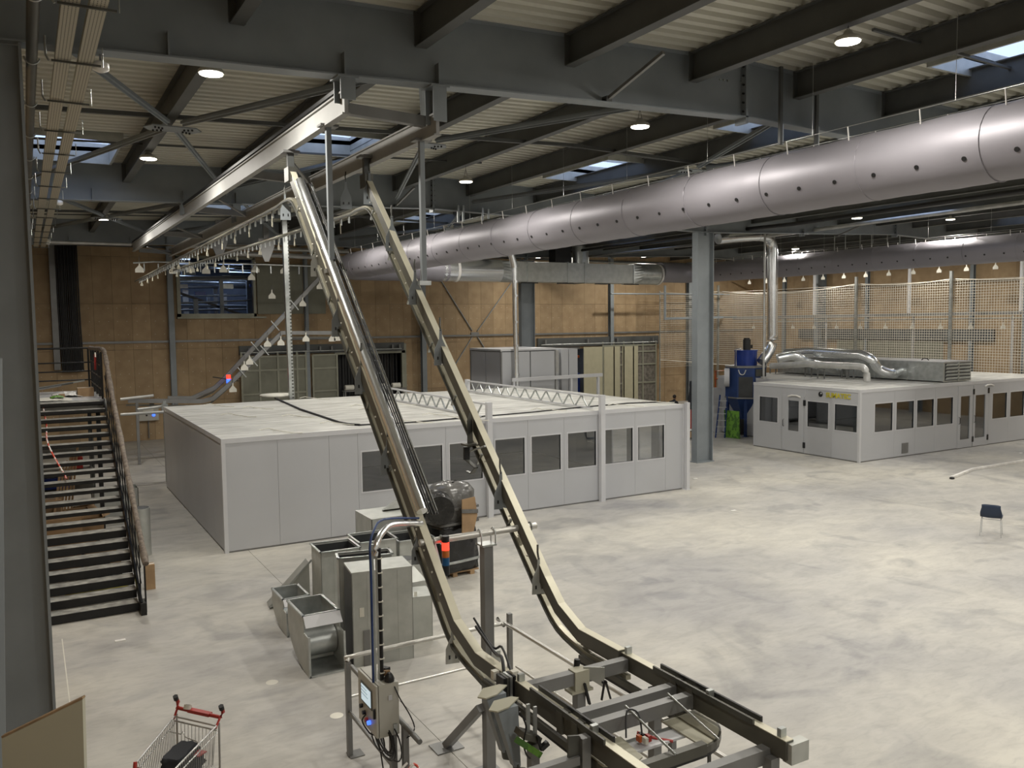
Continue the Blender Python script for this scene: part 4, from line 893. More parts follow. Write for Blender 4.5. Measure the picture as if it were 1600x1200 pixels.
# carriers along the inclines
SH = [(-.012,.28),(.012,.28),(.016,.18),(.07,.06),(.075,-.10),(-.075,-.10),(-.07,.06),(-.016,.18)]
def paddle(x, y, label, m='galvdull', s=1.25, X=None, u=(.95,-.2,0)):
    q = PX(x, y, X); r = thing('paddle_hook', label, 'hook', tuple(q))
    mb = MB().plate([(a*s, (b-.0)*s) for a, b in SH], q, u, (0,0,1), .010); mb.build('plate', m, r)
    MB().tube([q+V((0,0,.26*s)), q+V((0,.02,.33*s)), q+V((.02,.05,.40*s))], .012, 6).build('hook', 'trackdark', r)
    for i in (-1, 1): qq = q + V(u).normalized()*i*.035*s; B(qq.x-.008, qq.x+.008, qq.y-.012, qq.y+.012, qq.z-.05, qq.z-.01).build('slot', 'black', r)
for x, y, lab, Xh, s in ((566,600,'paddle hook on the left incline just in front of the booth roof',3.72,1.3),(607,725,'paddle hook on the left incline before the first booth window',3.72,1.3),(653,868,'paddle hook on the left incline above the red beacon bar',3.72,1.0),
                      (707,1022,'paddle hook hanging in the curve at the foot of the left incline',3.72,1.0),(530,510,'paddle hook on the left incline before the wooden wall',3.72,1.4),(496,418,'pale paddle hook on the left incline before the closed hatch',3.72,1.3),(446,333,'paddle hook at the top bend of the left incline',3.75,1.1),
                      (783,780,'paddle hook on the right incline above the floor beside the post',4.9,1.2),(842,913,'paddle hook near the foot of the right incline',4.9,1.1),(689,556,'paddle hook on the right incline before the wooden wall',4.9,1.3),
                      (649,462,'paddle hook on the right incline under the big duct',4.9,1.3),(613,378,'dark paddle hook before the end of the big duct',4.95,1.4),(578,306,'dark paddle hook below the right top bend',4.95,1.4),(541,315,'slim dark paddle hook left of the right top bend',4.95,1.3)):
    paddle(x, y, lab, 'galvdull' if 'pale' in lab or 'foot' in lab or 'curve' in lab else 'steel', s, Xh)
# work-piece holder
wh = thing('workpiece_holder', 'dark bent work-piece holder dangling from the right incline before the booth windows', 'hook', tuple(PX(735, 690, 4.85)))
P_ = lambda x, y: PX(x, y, 4.85)
MB().plate([(-.012,.22),(.012,.22),(.05,.12),(.055,-.02),(.06,-.22),(-.05,-.22),(-.05,-.02),(-.05,.12)], P_(734, 672), (.9,.45,0), (0,0,1), .01).build('slotted_plate', 'trackdark', wh)
q = P_(733, 694); MB().box(q.x-.09, q.x+.08, q.y-.12, q.y+.05, q.z-.01, q.z+.015).build('shelf_plate', 'track', wh)
MB().bar(P_(729, 698), P_(729, 718), .08, .03).build('drop_plate', 'black', wh)
MB().bar(P_(729, 718), P_(744, 731), .05, .012).bar(P_(744, 731), P_(737, 740), .05, .012).bar(P_(737, 740), P_(730, 736), .04, .01).build('bent_strip', 'trackdark', wh)
MB().tube([P_(735, 705), P_(758, 697)], .012, 6).build('rod', 'galv', wh)
# galvanised post behind the booth
gp = thing('perforated_post', 'tall perforated galvanised post rising behind the near booth roof', 'post', tuple(PZ(457, 622, 0).xy)+(0,)) if False else thing('perforated_post', 'tall perforated galvanised post rising behind the near booth roof', 'post', (8.1, 29.8, 0))
a = PY(457, 620, 29.8); b = PY(443, 330, 29.8); MB().bar((a.x, 29.8, 0), (b.x, 29.8, b.z), .17, .17).build('upright', 'galv', gp); MB().bar((b.x, 29.8, b.z-.25), (b.x, 29.8, b.z+.15), .5, .12, (0,1,0)).build('head_bracket', 'frame', gp)
sl_ = MB(); z = .5
while z < b.z-.4: xx = a.x; sl_.box(xx-.03, xx+.03, 29.708, 29.714, z, z+.05); z += .12
o = sl_.build('slots', 'trackdark', gp); o['kind'] = 'stuff'
# fork tips hanging from the roof above the cross track
for i, (x, y) in enumerate(((342, 385), (416, 391))):
    q = PY(x, y, 34.2); t = thing('sprinkler_fork', '%s grey pointed suspension foot hanging over the far cross track' % ['left', 'right'][i], 'bracket', tuple(q))
    MB().bar(q+V((0,0,.4)), q+V((0,0,1.0)), .2, .1).build('shank', 'frame', t); MB().plate([(-.3,.45),(.3,.45),(.32,.15),(.08,-.45),(-.08,-.45),(-.32,.15)], q, (1,0,0), (0,0,1), .1).build('foot', 'frame', t)
# ================================================================== LOADING FRAME
FZ = 1.92
lf = thing('loading_frame', 'rectangular grey steel loading frame with a turning table at the bottom of the conveyors', 'frame', (4.37, 5.5, 0))
XA, XB = 3.76, 4.98
def prof(mbp, p, q, w=.085, h=.15): return mbp.bar(p, q, w, h)
MB().bar((XA, 3.6, FZ), (XA, 6.72, FZ), .085, .15).build('side_beam', 'track', lf)
MB().bar((XB, 4.42, FZ), (XB, 7.2, FZ), .085, .15).build('side_beam', 'track', lf)
MB().bar((XA-.0, 3.6, FZ+.079), (XA, 6.7, FZ+.079), .08, .006).build('top_face', 'tracklight', lf); MB().bar((XB, 4.42, FZ+.079), (XB, 7.2, FZ+.079), .08, .006).build('top_face', 'tracklight', lf)
for y, x0_, x1_ in ((6.42, XA+.05, XB-.05), (5.72, XA+.05, XB-.05), (5.50, XA+.05, XB-.05), (4.62, XA-.6, XB-.02)):
    MB().bar((x0_, y, FZ-.005 if y > 5 else FZ-.1), (x1_, y, FZ-.005 if y > 5 else FZ-.1), .09, .12).build('cross_beam', 'frame', lf)
B(XB-.02, XB+.17, 4.38, 4.47, FZ-.10, FZ+.06).build('corner_block', 'galvdull', lf)
for X in (XA, XB):
    for dx in (-.035, .035): MB().bar((X+dx*1.3, 4.75 if X > 4 else 5.1, FZ+.10), (X+dx*1.3, 6.0 if X > 4 else 6.2, FZ+.10), .02, .05).build('slide_strip', 'black' if dx > 0 else 'trackdark', lf)
    for y in (5.50, 5.72): B(X-.06, X+.06, y-.04, y+.04, FZ-.085, FZ+.095).build('clamp_band', 'track', lf)
for x, y in ((4.38, 6.42), (4.92, 4.55), (4.95, 6.0)): 
    MB().bar((x, y, 0), (x, y, FZ-.09), .09).build('leg', 'frame', lf); B(x-.12, x+.12, y-.12, y+.12, 0, .012).build('foot_plate', 'frame', lf)
B(4.30, 4.46, 6.36, 6.48, FZ-.13, FZ+.065).build('clamp_block', 'board', lf); MB().bar((4.26, 6.42, FZ-.13), (4.50, 6.42, FZ-.13), .13, .025).build('clamp_plate', 'board', lf)
for y in (6.44, 5.3, 4.5): 
    for X in (XA, XB): B(X-.03, X+.03, y-.02, y+.02, FZ+.08, FZ+.15).build('lug', 'galv', lf)
# table plate
TZ = FZ-.13
tp = thing('turning_table', 'pale half-round turning table plate with rollers inside the loading frame', 'table', (4.4, 5.3, TZ))
q0, q1, yc, R_ = 4.15, 4.62, 5.42, .42
outer = [(q1+R_*math.cos(a), yc+R_*math.sin(a)) for a in [-PI/2+PI*i/16*.5 for i in range(17)]]
out_ = [(q1, yc-R_)]+[(q1+R_*math.cos(a), yc+R_*math.sin(a)) for a in [-PI/2+PI/2*i/12 for i in range(1, 13)]]+[(q1+R_, yc+.1), (q1, yc+.1)]
MB().plate(out_, (0,0,TZ), (1,0,0), (0,1,0), .015).build('quarter_plate', 'board', tp)
out2 = [(q0, yc+.05), (q0-R_+.02, yc+.05), (q0-R_+.02, yc-.25), (q0-.18, yc-.36), (q0-.05, yc-.30)]
MB().plate(out2, (0,0,TZ), (1,0,0), (0,1,0), .015).build('corner_plate', 'board', tp)
MB().bar((q0-.2, yc-R_, TZ-.01), (q1+.02, yc-R_, TZ-.01), .07, .09).build('front_bar', 'track', tp)
MB().bar((q0-.1, yc-.12, TZ-.02), (q1+.1, yc-.12, TZ-.02), .14, .02).build('inner_strip', 'whitetrim', tp)
MB().bar((q0, yc-.02, TZ-.03), (q1+.1, yc-.02, TZ-.03), .06, .03).build('inner_rail', 'galv', tp)
MB().tube(smooth([(4.28, yc+.0, TZ+.03), (4.38, yc-.1, TZ), (4.5, yc-.2, TZ-.02)], 4), .012, 6).build('red_cable', 'red', tp)
for k, x in enumerate((4.26, 4.72)): MB().tube([(x, 5.55, FZ+.08), (x+.03, 4.95, TZ+.05)], .011, 6).build('guide_rod', 'galv', tp)
for dx, dy, m_ in ((0,0,'orange'), (.04,.02,'black'), (.02,-.05,'paper'), (.07,-.03,'red')): MB().box(4.20+dx, 4.23+dx, 5.28+dy, 5.33+dy, TZ+.02, TZ+.07).build('sensor', m_, tp)
MB().tube(smooth([(4.12,5.36,TZ+.05),(4.2,5.45,TZ+.22),(4.28,5.4,TZ+.2),(4.24,5.3,TZ+.07)], 4), .008, 5).build('wiring', 'black', tp)
# chain rail loop below the frame
lp = thing('chain_loop', 'dark chain rail looping round under the loading frame', 'rail', (4.4, 5.3, TZ-.1))
LZ = TZ-.03
pts = [(XB-.12, 7.1, LZ), (XB-.12, 5.6, LZ)]+[tuple(p) for p in arc((q1-.02+.02, 5.42, LZ), .42, 0, -PI/2, 8, (1,0,0), (0,1,0))]+[tuple(p) for p in arc((q0-.0, 5.42, LZ), .42, -PI/2, -PI, 8, (1,0,0), (0,1,0))]+[(XA-.03, 6.4, LZ), (XA-.03, 7.1, LZ)]
MB().sweep(pts, [(-.02,-.03),(.02,-.03),(.02,.03),(-.02,.03)]).build('rail', 'track', lp)
MB().sweep([(a, b, c-.05) for a, b, c in pts], [(-.012,-.012),(.012,-.012),(.012,.012),(-.012,.012)]).build('chain', 'black', lp)
for k in (0, 1, 4, 9, 12, 17, 19):
    a = V(pts[min(k, len(pts)-1)]); 
    if k == 0: a = V((XB-.12, 6.75, LZ))
    if k == 1: a = V((XB-.12, 6.1, LZ))
    MB().bar(a-V((0,0,.05)), a-V((0,0,.16)), .025, .02).build('pendant', 'trackdark', lp)
# side arms and chutes on the left of the frame
ch = thing('chute_gripper', 'pair of tapered dark chutes with tan cover plates at the left of the loading frame', 'gripper', (3.45, 6.3, 1.8))
for (x, y), nm in (((785, 1083), 0), ((803, 1103), 1)):
    q = PY(x-12, y, 6.35-.25*nm); u = V((1, 0, 0)); 
    MB().plate([(-.17,0),(-.05,.13),(.12,.13),(.17,.08),(.0,-.04),(-.12,-.06)], q, (1,0,0), (0,1,0), .012).build('cover_plate', 'board', ch)
    mb = MB(); h0 = .05; mb.add([q+V((-.10,-.03,-.01)), q+V((.10,-.03,-.01)), q+V((.10,.07,-.01)), q+V((-.10,.07,-.01)), q+V((.06,-.03,-.55)), q+V((.12,-.03,-.55)), q+V((.12,.05,-.55)), q+V((.06,.05,-.55))], [(0,1,2,3),(4,7,6,5),(0,4,5,1),(1,5,6,2),(2,6,7,3),(3,7,4,0)]); mb.build('chute', 'steel', ch)
    MB().tube([q+V((.09,0,-.53)), q+V((.10,0,-.60)), q+V((.18,.02,-.64))], .035, 8).build('spout', 'trackdark', ch)
sw_ = thing('switch_station', 'cluster of limit switches, brackets and wiring on the left frame beam', 'device', (3.7, 6.6, 1.7))
for i in range(4): B(3.60+.035*i, 3.625+.035*i, 6.48, 6.62, FZ-.28, FZ+.12).build('blade', ['black','trackdark','galv','black'][i], sw_)
MB().tube(smooth([(3.80, 7.4, 2.2), (3.80, 7.0, 2.06), (3.76, 6.8, 2.10), (3.7, 6.65, 2.02)], 4), .016, 6).tube(smooth([(3.83, 7.5, 2.25), (3.83, 7.1, 2.08), (3.82, 6.9, 2.15), (3.75, 6.6, 2.03)], 4), .012, 6).build('cables', 'black', sw_)
MB().box(3.62, 3.68, 6.70, 6.76, FZ+.02, FZ+.1).box(3.72, 3.78, 6.52, 6.58, FZ+.08, FZ+.14).build('terminal', 'paper', sw_)
br = thing('green_edged_bracket', 'bracket cluster with a green edge strip hanging left of the loading frame', 'bracket', (3.6, 5.7, 1.3))
a_ = PY(806, 1155, 5.8); b_ = PY(845, 1180, 5.8)
MB().bar(a_, b_, .02, .05).build('green_strip', 'green', br); MB().bar(PY(812,1145,5.9), PY(838,1152,5.9), .16, .05).build('bracket_plate', 'track', br)
MB().bar(PY(825,1100,5.9), PY(825,1148,5.9), .03, .02).bar(PY(836,1104,5.9), PY(836,1148,5.9), .03, .02).build('hanger', 'galv', br); MB().bar(PY(845,1170,5.8), PY(856,1160,5.8), .04, .04).bar(PY(840,1150,5.8), PY(846,1172,5.8), .03, .02).build('jaw', 'black', br)
MB().tube(smooth([PY(812,1112,5.8), PY(822,1135,5.8), PY(818,1160,5.8), PY(822,1178,5.8), PY(828,1185,5.8)], 4), .008, 5).build('wire', 'black', br)
for i, (x, y0, y1, Yq) in enumerate(((833, 1160, 1260, 5.9), (912, 1150, 1290, 5.3))):
    t = thing('frame_stand', '%s short grey stand under the left side of the loading frame' % ['slim', 'stout'][i], 'stand', (0,0,0)); a = PY(x, y0, Yq)
    MB().bar((a.x, Yq, 0), (a.x, Yq, a.z), .08).build('post', 'frame', t); B(a.x-.1, a.x+.1, Yq-.1, Yq+.1, 0, .012).build('foot_plate', 'frame', t)
    if i: MB().plate([(-.06,-.2),(.1,-.2),(.1,.05),(.04,.12),(-.06,.14)], (a.x-.09, Yq, a.z-.1), (1,0,0), (0,0,1), .02).build('gusset', 'trackdark', t); MB().bar((a.x-.5, Yq, a.z-.17), (a.x-.06, Yq, a.z-.17), .07, .07).build('side_arm', 'frame', t)
bk = thing('black_clamp_arms', 'black A-shaped clamp arms hanging inside the loading frame', 'clamp', (4.6, 6.2, 1.6))
MB().bar(PY(941,1066,6.1), PY(948,1066,6.1), .02).bar(PY(945,1063,6.1), PY(940,1094,6.1), .02, .012).bar(PY(946,1063,6.1), PY(954,1092,6.1), .02, .012).build('arms', 'black', bk)
MB().bar(PY(913,1068,6.35), PY(921,1100,6.35), .03, .02).build('lever', 'black', bk); MB().tube([PY(902,1030,6.5), PY(901,1042,6.5)], .03, 8).build('knob', 'black', bk)
MB().plate([(-.1,.08),(.1,.08),(.1,-.12),(.0,-.06),(-.1,-.02)], PY(928, 1055, 6.35), (.8,-.6,0), (0,0,1), .012).build('sheet_tab', 'galvdull', bk)
# support post with brace and cross tube
sp_ = thing('support_post', 'square grey post holding the pale cross tube, with a slanting brace', 'post', (4.49, 8.45, 0))
MB().bar((4.49, 8.45, 0), (4.49, 8.45, 2.70), .115).build('post', 'frame', sp_); B(4.40, 4.58, 8.36, 8.54, 2.70, 2.72).build('head_plate', 'galv', sp_)
MB().bar((4.40, 8.47, .78), (4.30, 9.22, .02), .09).build('brace', 'frame', sp_); MB().box(4.12, 4.48, 9.08, 9.36, 0, .014).build('brace_plate', 'frame', sp_); B(4.36, 4.62, 8.32, 8.58, 0, .014).build('foot_plate', 'frame', sp_)
B(4.50, 4.62, 8.38, 8.52, 1.15, 1.45).build('side_plate', 'galvdull', sp_)
ct = thing('cross_tube', 'pale cross tube clamped on the support post, carrying both ascending tracks', 'tube', (4.4, 8.45, 2.84))
MB().tube([(3.66, 8.45, 2.84), (5.16, 8.45, 2.84)], .038, 14).build('tube', 'railtube', ct)
for x in (4.40, 4.58): MB().tube([(x, 8.45-.055, 2.70), (x, 8.45-.055, 2.86), (x, 8.45, 2.90), (x, 8.45+.055, 2.86), (x, 8.45+.055, 2.70)], .008, 6).build('u_bolt', 'galv', ct)
for x in (3.82, 3.92, 5.0, 5.08): MB().tube([(x, 8.45+.05*math.cos(a), 2.84+.05*math.sin(a)) for a in [2*PI*i/12 for i in range(13)]], .008, 5).build('pipe_clamp', 'galv', ct)
MB().bar((3.83, 8.45, 2.80), (3.85, 8.25, 2.42), .08, .02, (1,0,0)).build('drop_strap', 'whitetrim', ct); MB().plate([(-.09,-.12),(.09,-.12),(.11,.0),(.02,.12),(-.09,.10)], (3.83, 8.22, 2.36), (0,1,0), (0,0,1), .02).build('pivot_plate', 'whitetrim', ct)
# beacon
bq = PX(697, 905, 3.93); bc = thing('signal_beacon', 'stack beacon glowing red over orange and blue, on the left track', 'beacon', tuple(bq))
for a, b, m_, nm in ((0, .05, 'frame', 'stem'), (.05, .16, 'black', 'base'), (.16, .25, 'bluelens', 'blue_lens'), (.25, .33, 'amber', 'amber_lens'), (.33, .42, 'redglow', 'red_lens'), (.42, .49, 'black', 'cap')):
    MB().cyl(bq+V((0,0,a)), bq+V((0,0,b)), .012 if nm == 'stem' else .042, 16).build(nm, m_, bc)
# ================================================================== GUARD RAIL
gr_ = thing('guard_rail', 'pale tubular guard rail around the loading area', 'rail', (3.2, 9.65, 0))
top = [(3.2, 7.5, 1.15), (3.2, 9.62, 1.17)]; 
MB().tube([(3.2, 7.48, 1.12), (3.2, 9.50, 1.17)], .028, 10).build('top_rail', 'frame', gr_)
MB().tube([(3.19, 9.64, 1.18)]+[tuple(p) for p in smooth([(3.22, 9.66, 1.2), (3.35, 9.68, 1.22), (5.2, 9.7, 1.22), (5.36, 9.62, 1.22), (5.42, 9.45, 1.22), (5.42, 4.3, 1.22)], 3)], .028, 10).build('top_rail', 'railtube', gr_)
MB().tube([(3.2, 9.65, .72), (3.25, 9.68, .72), (5.35, 9.7, .72)], .018, 8).build('mid_rail', 'railtube', gr_); MB().tube([(5.42, 9.4, .72), (5.42, 4.3, .72)], .018, 8).build('mid_rail', 'railtube', gr_)
MB().tube([(3.2, 9.6, .56), (3.2, 7.0, .5)], .022, 8).build('low_rail', 'frame', gr_)
for x, y, h in ((3.2, 9.64, 1.18), (3.2, 7.86, 1.14), (5.47, 9.66, 1.35), (5.42, 6.3, 1.2)):
    MB().bar((x, y, 0), (x, y, h), .06).build('post', 'frame', gr_); B(x-.02, x+.16, y-.09, y+.09, 0, .012).build('foot_plate', 'frame', gr_)
# control cabinet
cb2 = thing('control_cabinet', 'grey control cabinet with a lit touch screen on the guard rail', 'cabinet', (3.0, 8.1, 1.04))
cx0, cx1, cy0, cy1, cz0, cz1 = 2.94, 3.155, 7.90, 8.44, 1.04, 1.59
B(cx0, cx1, cy0, cy1, cz0, cz1).build('body', 'cab', cb2); B(cx0-.028, cx0-.006, cy0+.004, cy1-.004, cz0+.004, cz1-.004).build('door', 'cab', cb2)
B(cx0-.036, cx0-.028, cy0+.12, cy0+.44, cz0+.25, cz0+.46).build('screen_frame', 'trackdark', cb2); B(cx0-.040, cx0-.036, cy0+.145, cy0+.415, cz0+.27, cz0+.44).build('screen', 'screen', cb2)
for k in range(3): B(cx0-.042, cx0-.040, cy0+.25-.02*k, cy0+.41, cz0+.41-.035*k, cz0+.42-.035*k).build('screen_line', 'screengrey', cb2)
B(cx0-.05, cx0-.028, cy0+.03, cy0+.05, cz0+.2, cz0+.3).build('latch', 'black', cb2)
for yy, zz, m_, nm in ((.42, .19, 'black', 'rotary_switch'), (.34, .15, 'black', 'joystick'), (.27, .10, 'red', 'stop_button'), (.19, .10, 'blueglow', 'pilot_light')): MB().cyl((cx0-.028, cy0+yy, cz0+zz), (cx0-.06, cy0+yy, cz0+zz), .022, 12).build(nm, m_, cb2)
B(cx0+.1, cx0+.14, cy0-.012, cy0, cz0+.38, cz0+.43).build('cable_gland', 'whitetrim', cb2); B(cx1-.07, cx1-.03, cy0-.02, cy0, cz0+.02, cz0+.12).build('mount_plate', 'galv', cb2)
t = thing('cabinet_stand', 'square post under the control cabinet', 'post', (3.11, 7.97, 0)); MB().bar((3.11, 7.97, 0), (3.11, 7.97, 1.04), .065).build('post', 'frame', t); B(3.03, 3.19, 7.89, 8.05, 0, .012).build('foot_plate', 'frame', t)
gn = thing('barcode_scanner', 'black handheld scanner with tan grip lying on the cabinet', 'tool', (3.1, 8.0, cz1))
MB().lathe((3.08, 7.96, cz1), [(.05, 0), (.055, .03), (.04, .06), (.02, .09)], 12).build('base', 'black', gn); MB().bar((3.06, 8.12, cz1+.03), (3.08, 7.98, cz1+.08), .045, .05).build('grip', 'card', gn); MB().bar((3.08, 8.22, cz1+.05), (3.12, 8.09, cz1+.07), .06, .03).build('head', 'black', gn)
co = thing('cable_coil', 'coil of black cable hanging under the control cabinet', 'cable', (3.05, 8.1, .95))
for k in range(7):
    r_ = .16+.015*k; c_ = V((3.0+.018*k, 8.12-.02*k, 1.02)); MB().tube([c_+V((.05*math.sin(k), r_*1.2*math.cos(a), -.08+r_*.75*math.sin(a))) for a in [2*PI*i/20+PI*.9 for i in range(21)]], .008, 5).build('loop', 'black', co)
MB().tube(smooth([(2.93,8.2,1.2), (2.88,8.25,1.1), (2.92,8.15,1.0), (3.0,8.1,.9), (3.0,7.9,.4), (3.0,7.85,.01)], 4), .008, 5).build('tail', 'black', co)
MB().tube(smooth([(3.10,7.94,1.6), (3.14,7.85,1.45), (3.24,7.82,1.25), (3.28,7.8,1.12), (3.25,7.8,1.05), (3.2,7.84,1.0)], 4), .007, 5).build('scanner_cord', 'black', co)
tapeo = thing('barrier_tape', 'red and white barrier tape trailing from the rail post', 'tape', (3.25, 7.85, .7))
MB().tube(smooth([(3.2,7.82,.75), (3.12,7.8,.70), (3.15,7.78,.66), (3.26,7.78,.74), (3.35,7.75,.6), (3.45,7.6,.45), (3.62,7.4,.2), (3.72,7.2,.02)], 4), .014, 5).build('tape_strand', 'orangetie', tapeo)
MB().tube(smooth([(3.18,7.8,.6), (3.17,7.79,.4), (3.2,7.75,.1)], 4), .012, 5).build('tape_tail', 'orangetie', tapeo)
# cable mast
ms = thing('cable_mast', 'upright slotted cable mast from the cabinet up to the left track', 'mast', (2.99, 8.0, 1.59))
YM = 8.02; P0 = PY(590, 1046, YM); P1 = PY(588, 850, YM); dz_ = V((0,0,1)); xm_ = P0.x; zt_ = P1.z
MB().bar((xm_-.02, YM+.03, 1.59), (xm_-.02, YM+.03, zt_), .02, .04).bar((xm_+.03, YM+.03, 1.59), (xm_+.03, YM+.03, zt_), .02, .04).build('mast_rails', 'galv', ms)
MB().tube([(xm_+.05, YM+.01, 1.59), (xm_+.05, YM+.01, zt_-.05)], .02, 8).build('conduit', 'black', ms)
MB().tube(smooth([(xm_-.05, YM, 1.59), (xm_-.055, YM-.02, zt_-.3), (xm_-.05, YM, zt_-.02), (xm_+.03, YM+.1, zt_+.11), (xm_+.2, YM+.25, zt_+.18), (3.72, 8.6, 3.08)], 5), .013, 6).build('blue_cable', 'navy', ms)
MB().tube(smooth([(xm_+.0, YM, zt_-.12), (xm_+.03, YM+.02, zt_+.0), (xm_+.12, YM+.1, zt_+.08), (xm_+.3, YM+.25, zt_+.11), (3.74, 8.58, 3.02)], 5), .034, 8).build('foil_bundle', 'chrome', ms)
k = 0
while 1.66+k*.15 < zt_-.1: z = 1.66+k*.15; B(xm_+.025, xm_+.075, YM-.012, YM+.035, z, z+.012).build('cable_tie', 'paper', ms); k += 1
# ================================================================== STAIR AND LANDING
st = thing('steel_stair', 'black open steel stair with worn grey treads at the left', 'stair', (.9, 16.5, 0))
N_ = 21; r0, r1 = (16.75, .10), (23.25, 3.44)
for k in range(N_):
    f = k/(N_-1); y = r0[0]+(r1[0]-r0[0]-.32)*f; z = .164*(k+1)-.0
    t_ = B(.16, 1.60, y-.02, y+.29, z-.03, z).build('tread', 'tread', st); B(.16, 1.60, y-.035, y-.018, z-(.075 if k > 6 else .15), z-.004).build('nosing', 'blackpaint', t_); B(.16, 1.6, y+.245, y+.275, z-.12, z-.031).build('riser_lip', 'blackpaint', t_)
B(1.60, 1.70, 16.42, 16.75, 0, .22).build('foot_block', 'blackpaint', st)
for x in (.13, 1.63):
    MB().bar((x, 16.55, .10), (x, 23.2, 3.36), .03, .30).build('stringer', 'blackpaint', st)
for k in range(12):
    f = (k+.3)/12; y = 16.8+6.3*f; z = .15+3.25*f; MB().bar((1.66, y, z), (1.66, y, z+.95), .02, .035).build('baluster', 'blackpaint', st)
for dz in (.35, .65): MB().bar((1.66, 16.8, .15+dz), (1.66, 23.1, 3.4+dz), .014, .03).build('infill_bar', 'blackpaint', st)
hp = smooth([(1.7, 16.3, .98), (1.7, 18.2, 1.9), (1.7, 20.1, 2.85), (1.7, 22.2, 3.95), (1.7, 23.0, 4.45), (1.68, 23.5, 4.68), (1.62, 25, 4.68), (1.6, 27.0, 4.66)], 6)
MB().tube(hp, .055, 9, True, [1+.22*math.sin(i*1.7)*math.sin(i*.6+1) for i in range(len(hp))]).build('wrapped_handrail', 'wrap', st)
MB().bar((1.7, 16.55, .02), (1.7, 16.55, .95), .03).build('newel', 'blackpaint', st)
ld_ = thing('stair_landing', 'raised grey landing above the stair with black balustrades', 'landing', (.4, 25, 3.44))
B(-.9, 1.62, 23.28, 27.2, 3.24, 3.44).build('deck', 'whitetrim', ld_); MB().box(-.9, 1.66, 23.2, 23.28, 3.14, 3.46).box(1.62, 1.68, 23.2, 27.2, 3.14, 3.46).build('edge_channel', 'galvdull', ld_)
for x in (-.8, 1.5):
    for y in (23.5, 27.0): MB().bar((x, y, 0), (x, y, 3.24), .1).build('leg', 'blackpaint', ld_)
for k in range(5): y = 23.4+k*.93; MB().bar((1.62, y, 3.46), (1.62, y, 4.64), .05, .03).build('baluster', 'blackpaint', ld_)
for k in range(9): y = 23.6+k*.44; MB().bar((1.6, y, 3.5), (1.6, y, 4.6), .015).build('grid_bar', 'blackpaint', ld_)
for z in (3.7, 4.0, 4.3): MB().bar((1.6, 23.4, z), (1.6, 27.1, z), .02, .03).build('grid_rail', 'blackpaint', ld_)
for z in (3.75, 4.0, 4.25, 4.66): MB().tube([(-.9, 27.15, z), (1.6, 27.15, z)], .022 if z < 4.6 else .03, 6).build('back_rail', 'blackpaint', ld_)
for x in (.2, 1.55): MB().bar((x, 27.15, 3.44), (x, 27.15, 4.68), .05).build('back_post', 'blackpaint', ld_)
# clutter on the landing
B0 = 3.44
def simplebox(name, label, cat, x, y, z, sx, sy, sz, m, rz=0, openbox=False):
    t = thing(name, label, cat, (x, y, z)); 
    if openbox:
        th = .012; MB().box(x-sx/2, x+sx/2, y-sy/2, y-sy/2+th, z, z+sz).box(x-sx/2, x+sx/2, y+sy/2-th, y+sy/2, z, z+sz).box(x-sx/2, x-sx/2+th, y-sy/2, y+sy/2, z, z+sz).box(x+sx/2-th, x+sx/2, y-sy/2, y+sy/2, z, z+sz).box(x-sx/2, x+sx/2, y-sy/2, y+sy/2, z, z+th).build('carton', m, t)
        MB().add([(x-sx/2, y-sy/2, z+sz), (x+sx/2, y-sy/2, z+sz), (x+sx/2, y-sy/2-.18*sy*2, z+sz+.05), (x-sx/2, y-sy/2-.18*sy*2, z+sz+.05)], [(0,1,2,3)]).build('flap', m, t)
        MB().add([(x+sx/2, y-sy/2, z+sz), (x+sx/2, y+sy/2, z+sz), (x+sx/2+.15, y+sy/2, z+sz+.06), (x+sx/2+.15, y-sy/2, z+sz+.06)], [(0,1,2,3)]).build('flap', m, t)
    else:
        B(x-sx/2, x+sx/2, y-sy/2, y+sy/2, z, z+sz).build('carton', m, t); B(x-sx/2-.001, x+sx/2+.001, y-.03, y+.03, z-.0, z+sz+.002).build('tape', 'paper' if m == 'card' else m, t)
    t.rotation_euler[2] = rz; return t
simplebox('cardboard_box', 'small cardboard box at the right edge of the landing', 'box', 1.32, 25.0, B0, .38, .5, .22, 'card')
simplebox('wooden_block', 'small pale wooden block on the sheet on the landing', 'block', .75, 24.6, B0+.01, .14, .2, .1, 'card')
def rumple(name, label, cat, x, y, z, sx, sy, h, m, seed=1, nx=14):
    random.seed(seed); ny = nx; vs = []; 
    for j in range(ny+1):
        for i in range(nx+1):
            u, v = i/nx*2-1, j/ny*2-1; r = max(0, 1-(u*u+v*v)*.55)
            vs.append((x+u*sx/2*(1+rnd(-.05,.05)), y+v*sy/2*(1+rnd(-.05,.05)), z+.005+h*(r*.5+rnd(0,.5)*r)))
    fs = [(j*(nx+1)+i, j*(nx+1)+i+1, (j+1)*(nx+1)+i+1, (j+1)*(nx+1)+i) for j in range(ny) for i in range(nx)]
    o = MB().add(vs, fs, True).build(name, m); return tag(o, label, cat)
rumple('yellowed_sheet', 'crumpled yellowed protective sheet at the front of the landing', 'sheet', .45, 23.9, B0, 1.0, .8, .08, 'paper', 2)
rumple('green_rag', 'crumpled dull green rag on the landing sheet', 'rag', .62, 23.85, B0+.06, .3, .3, .08, 'green', 3)
rumple('foam_sheet', 'heap of pale packing film behind the block on the landing', 'film', .9, 25.1, B0, .7, .8, .14, 'strap', 4)
for i, (x, dy) in enumerate(((.2, 0), (.5, .3), (.8, .6))):
    t = thing('scrap_profile', 'dark metal profile lying slanted on the landing, %s of three' % ORD[i], 'profile', (x, 26, B0)); MB().bar((x-.6, 26+dy, B0+.05+.05*i), (x+.6, 26.3+dy*.4, B0+.22+.05*i), .05, .04).build('bar', ['frame','trackdark','galv'][i], t)
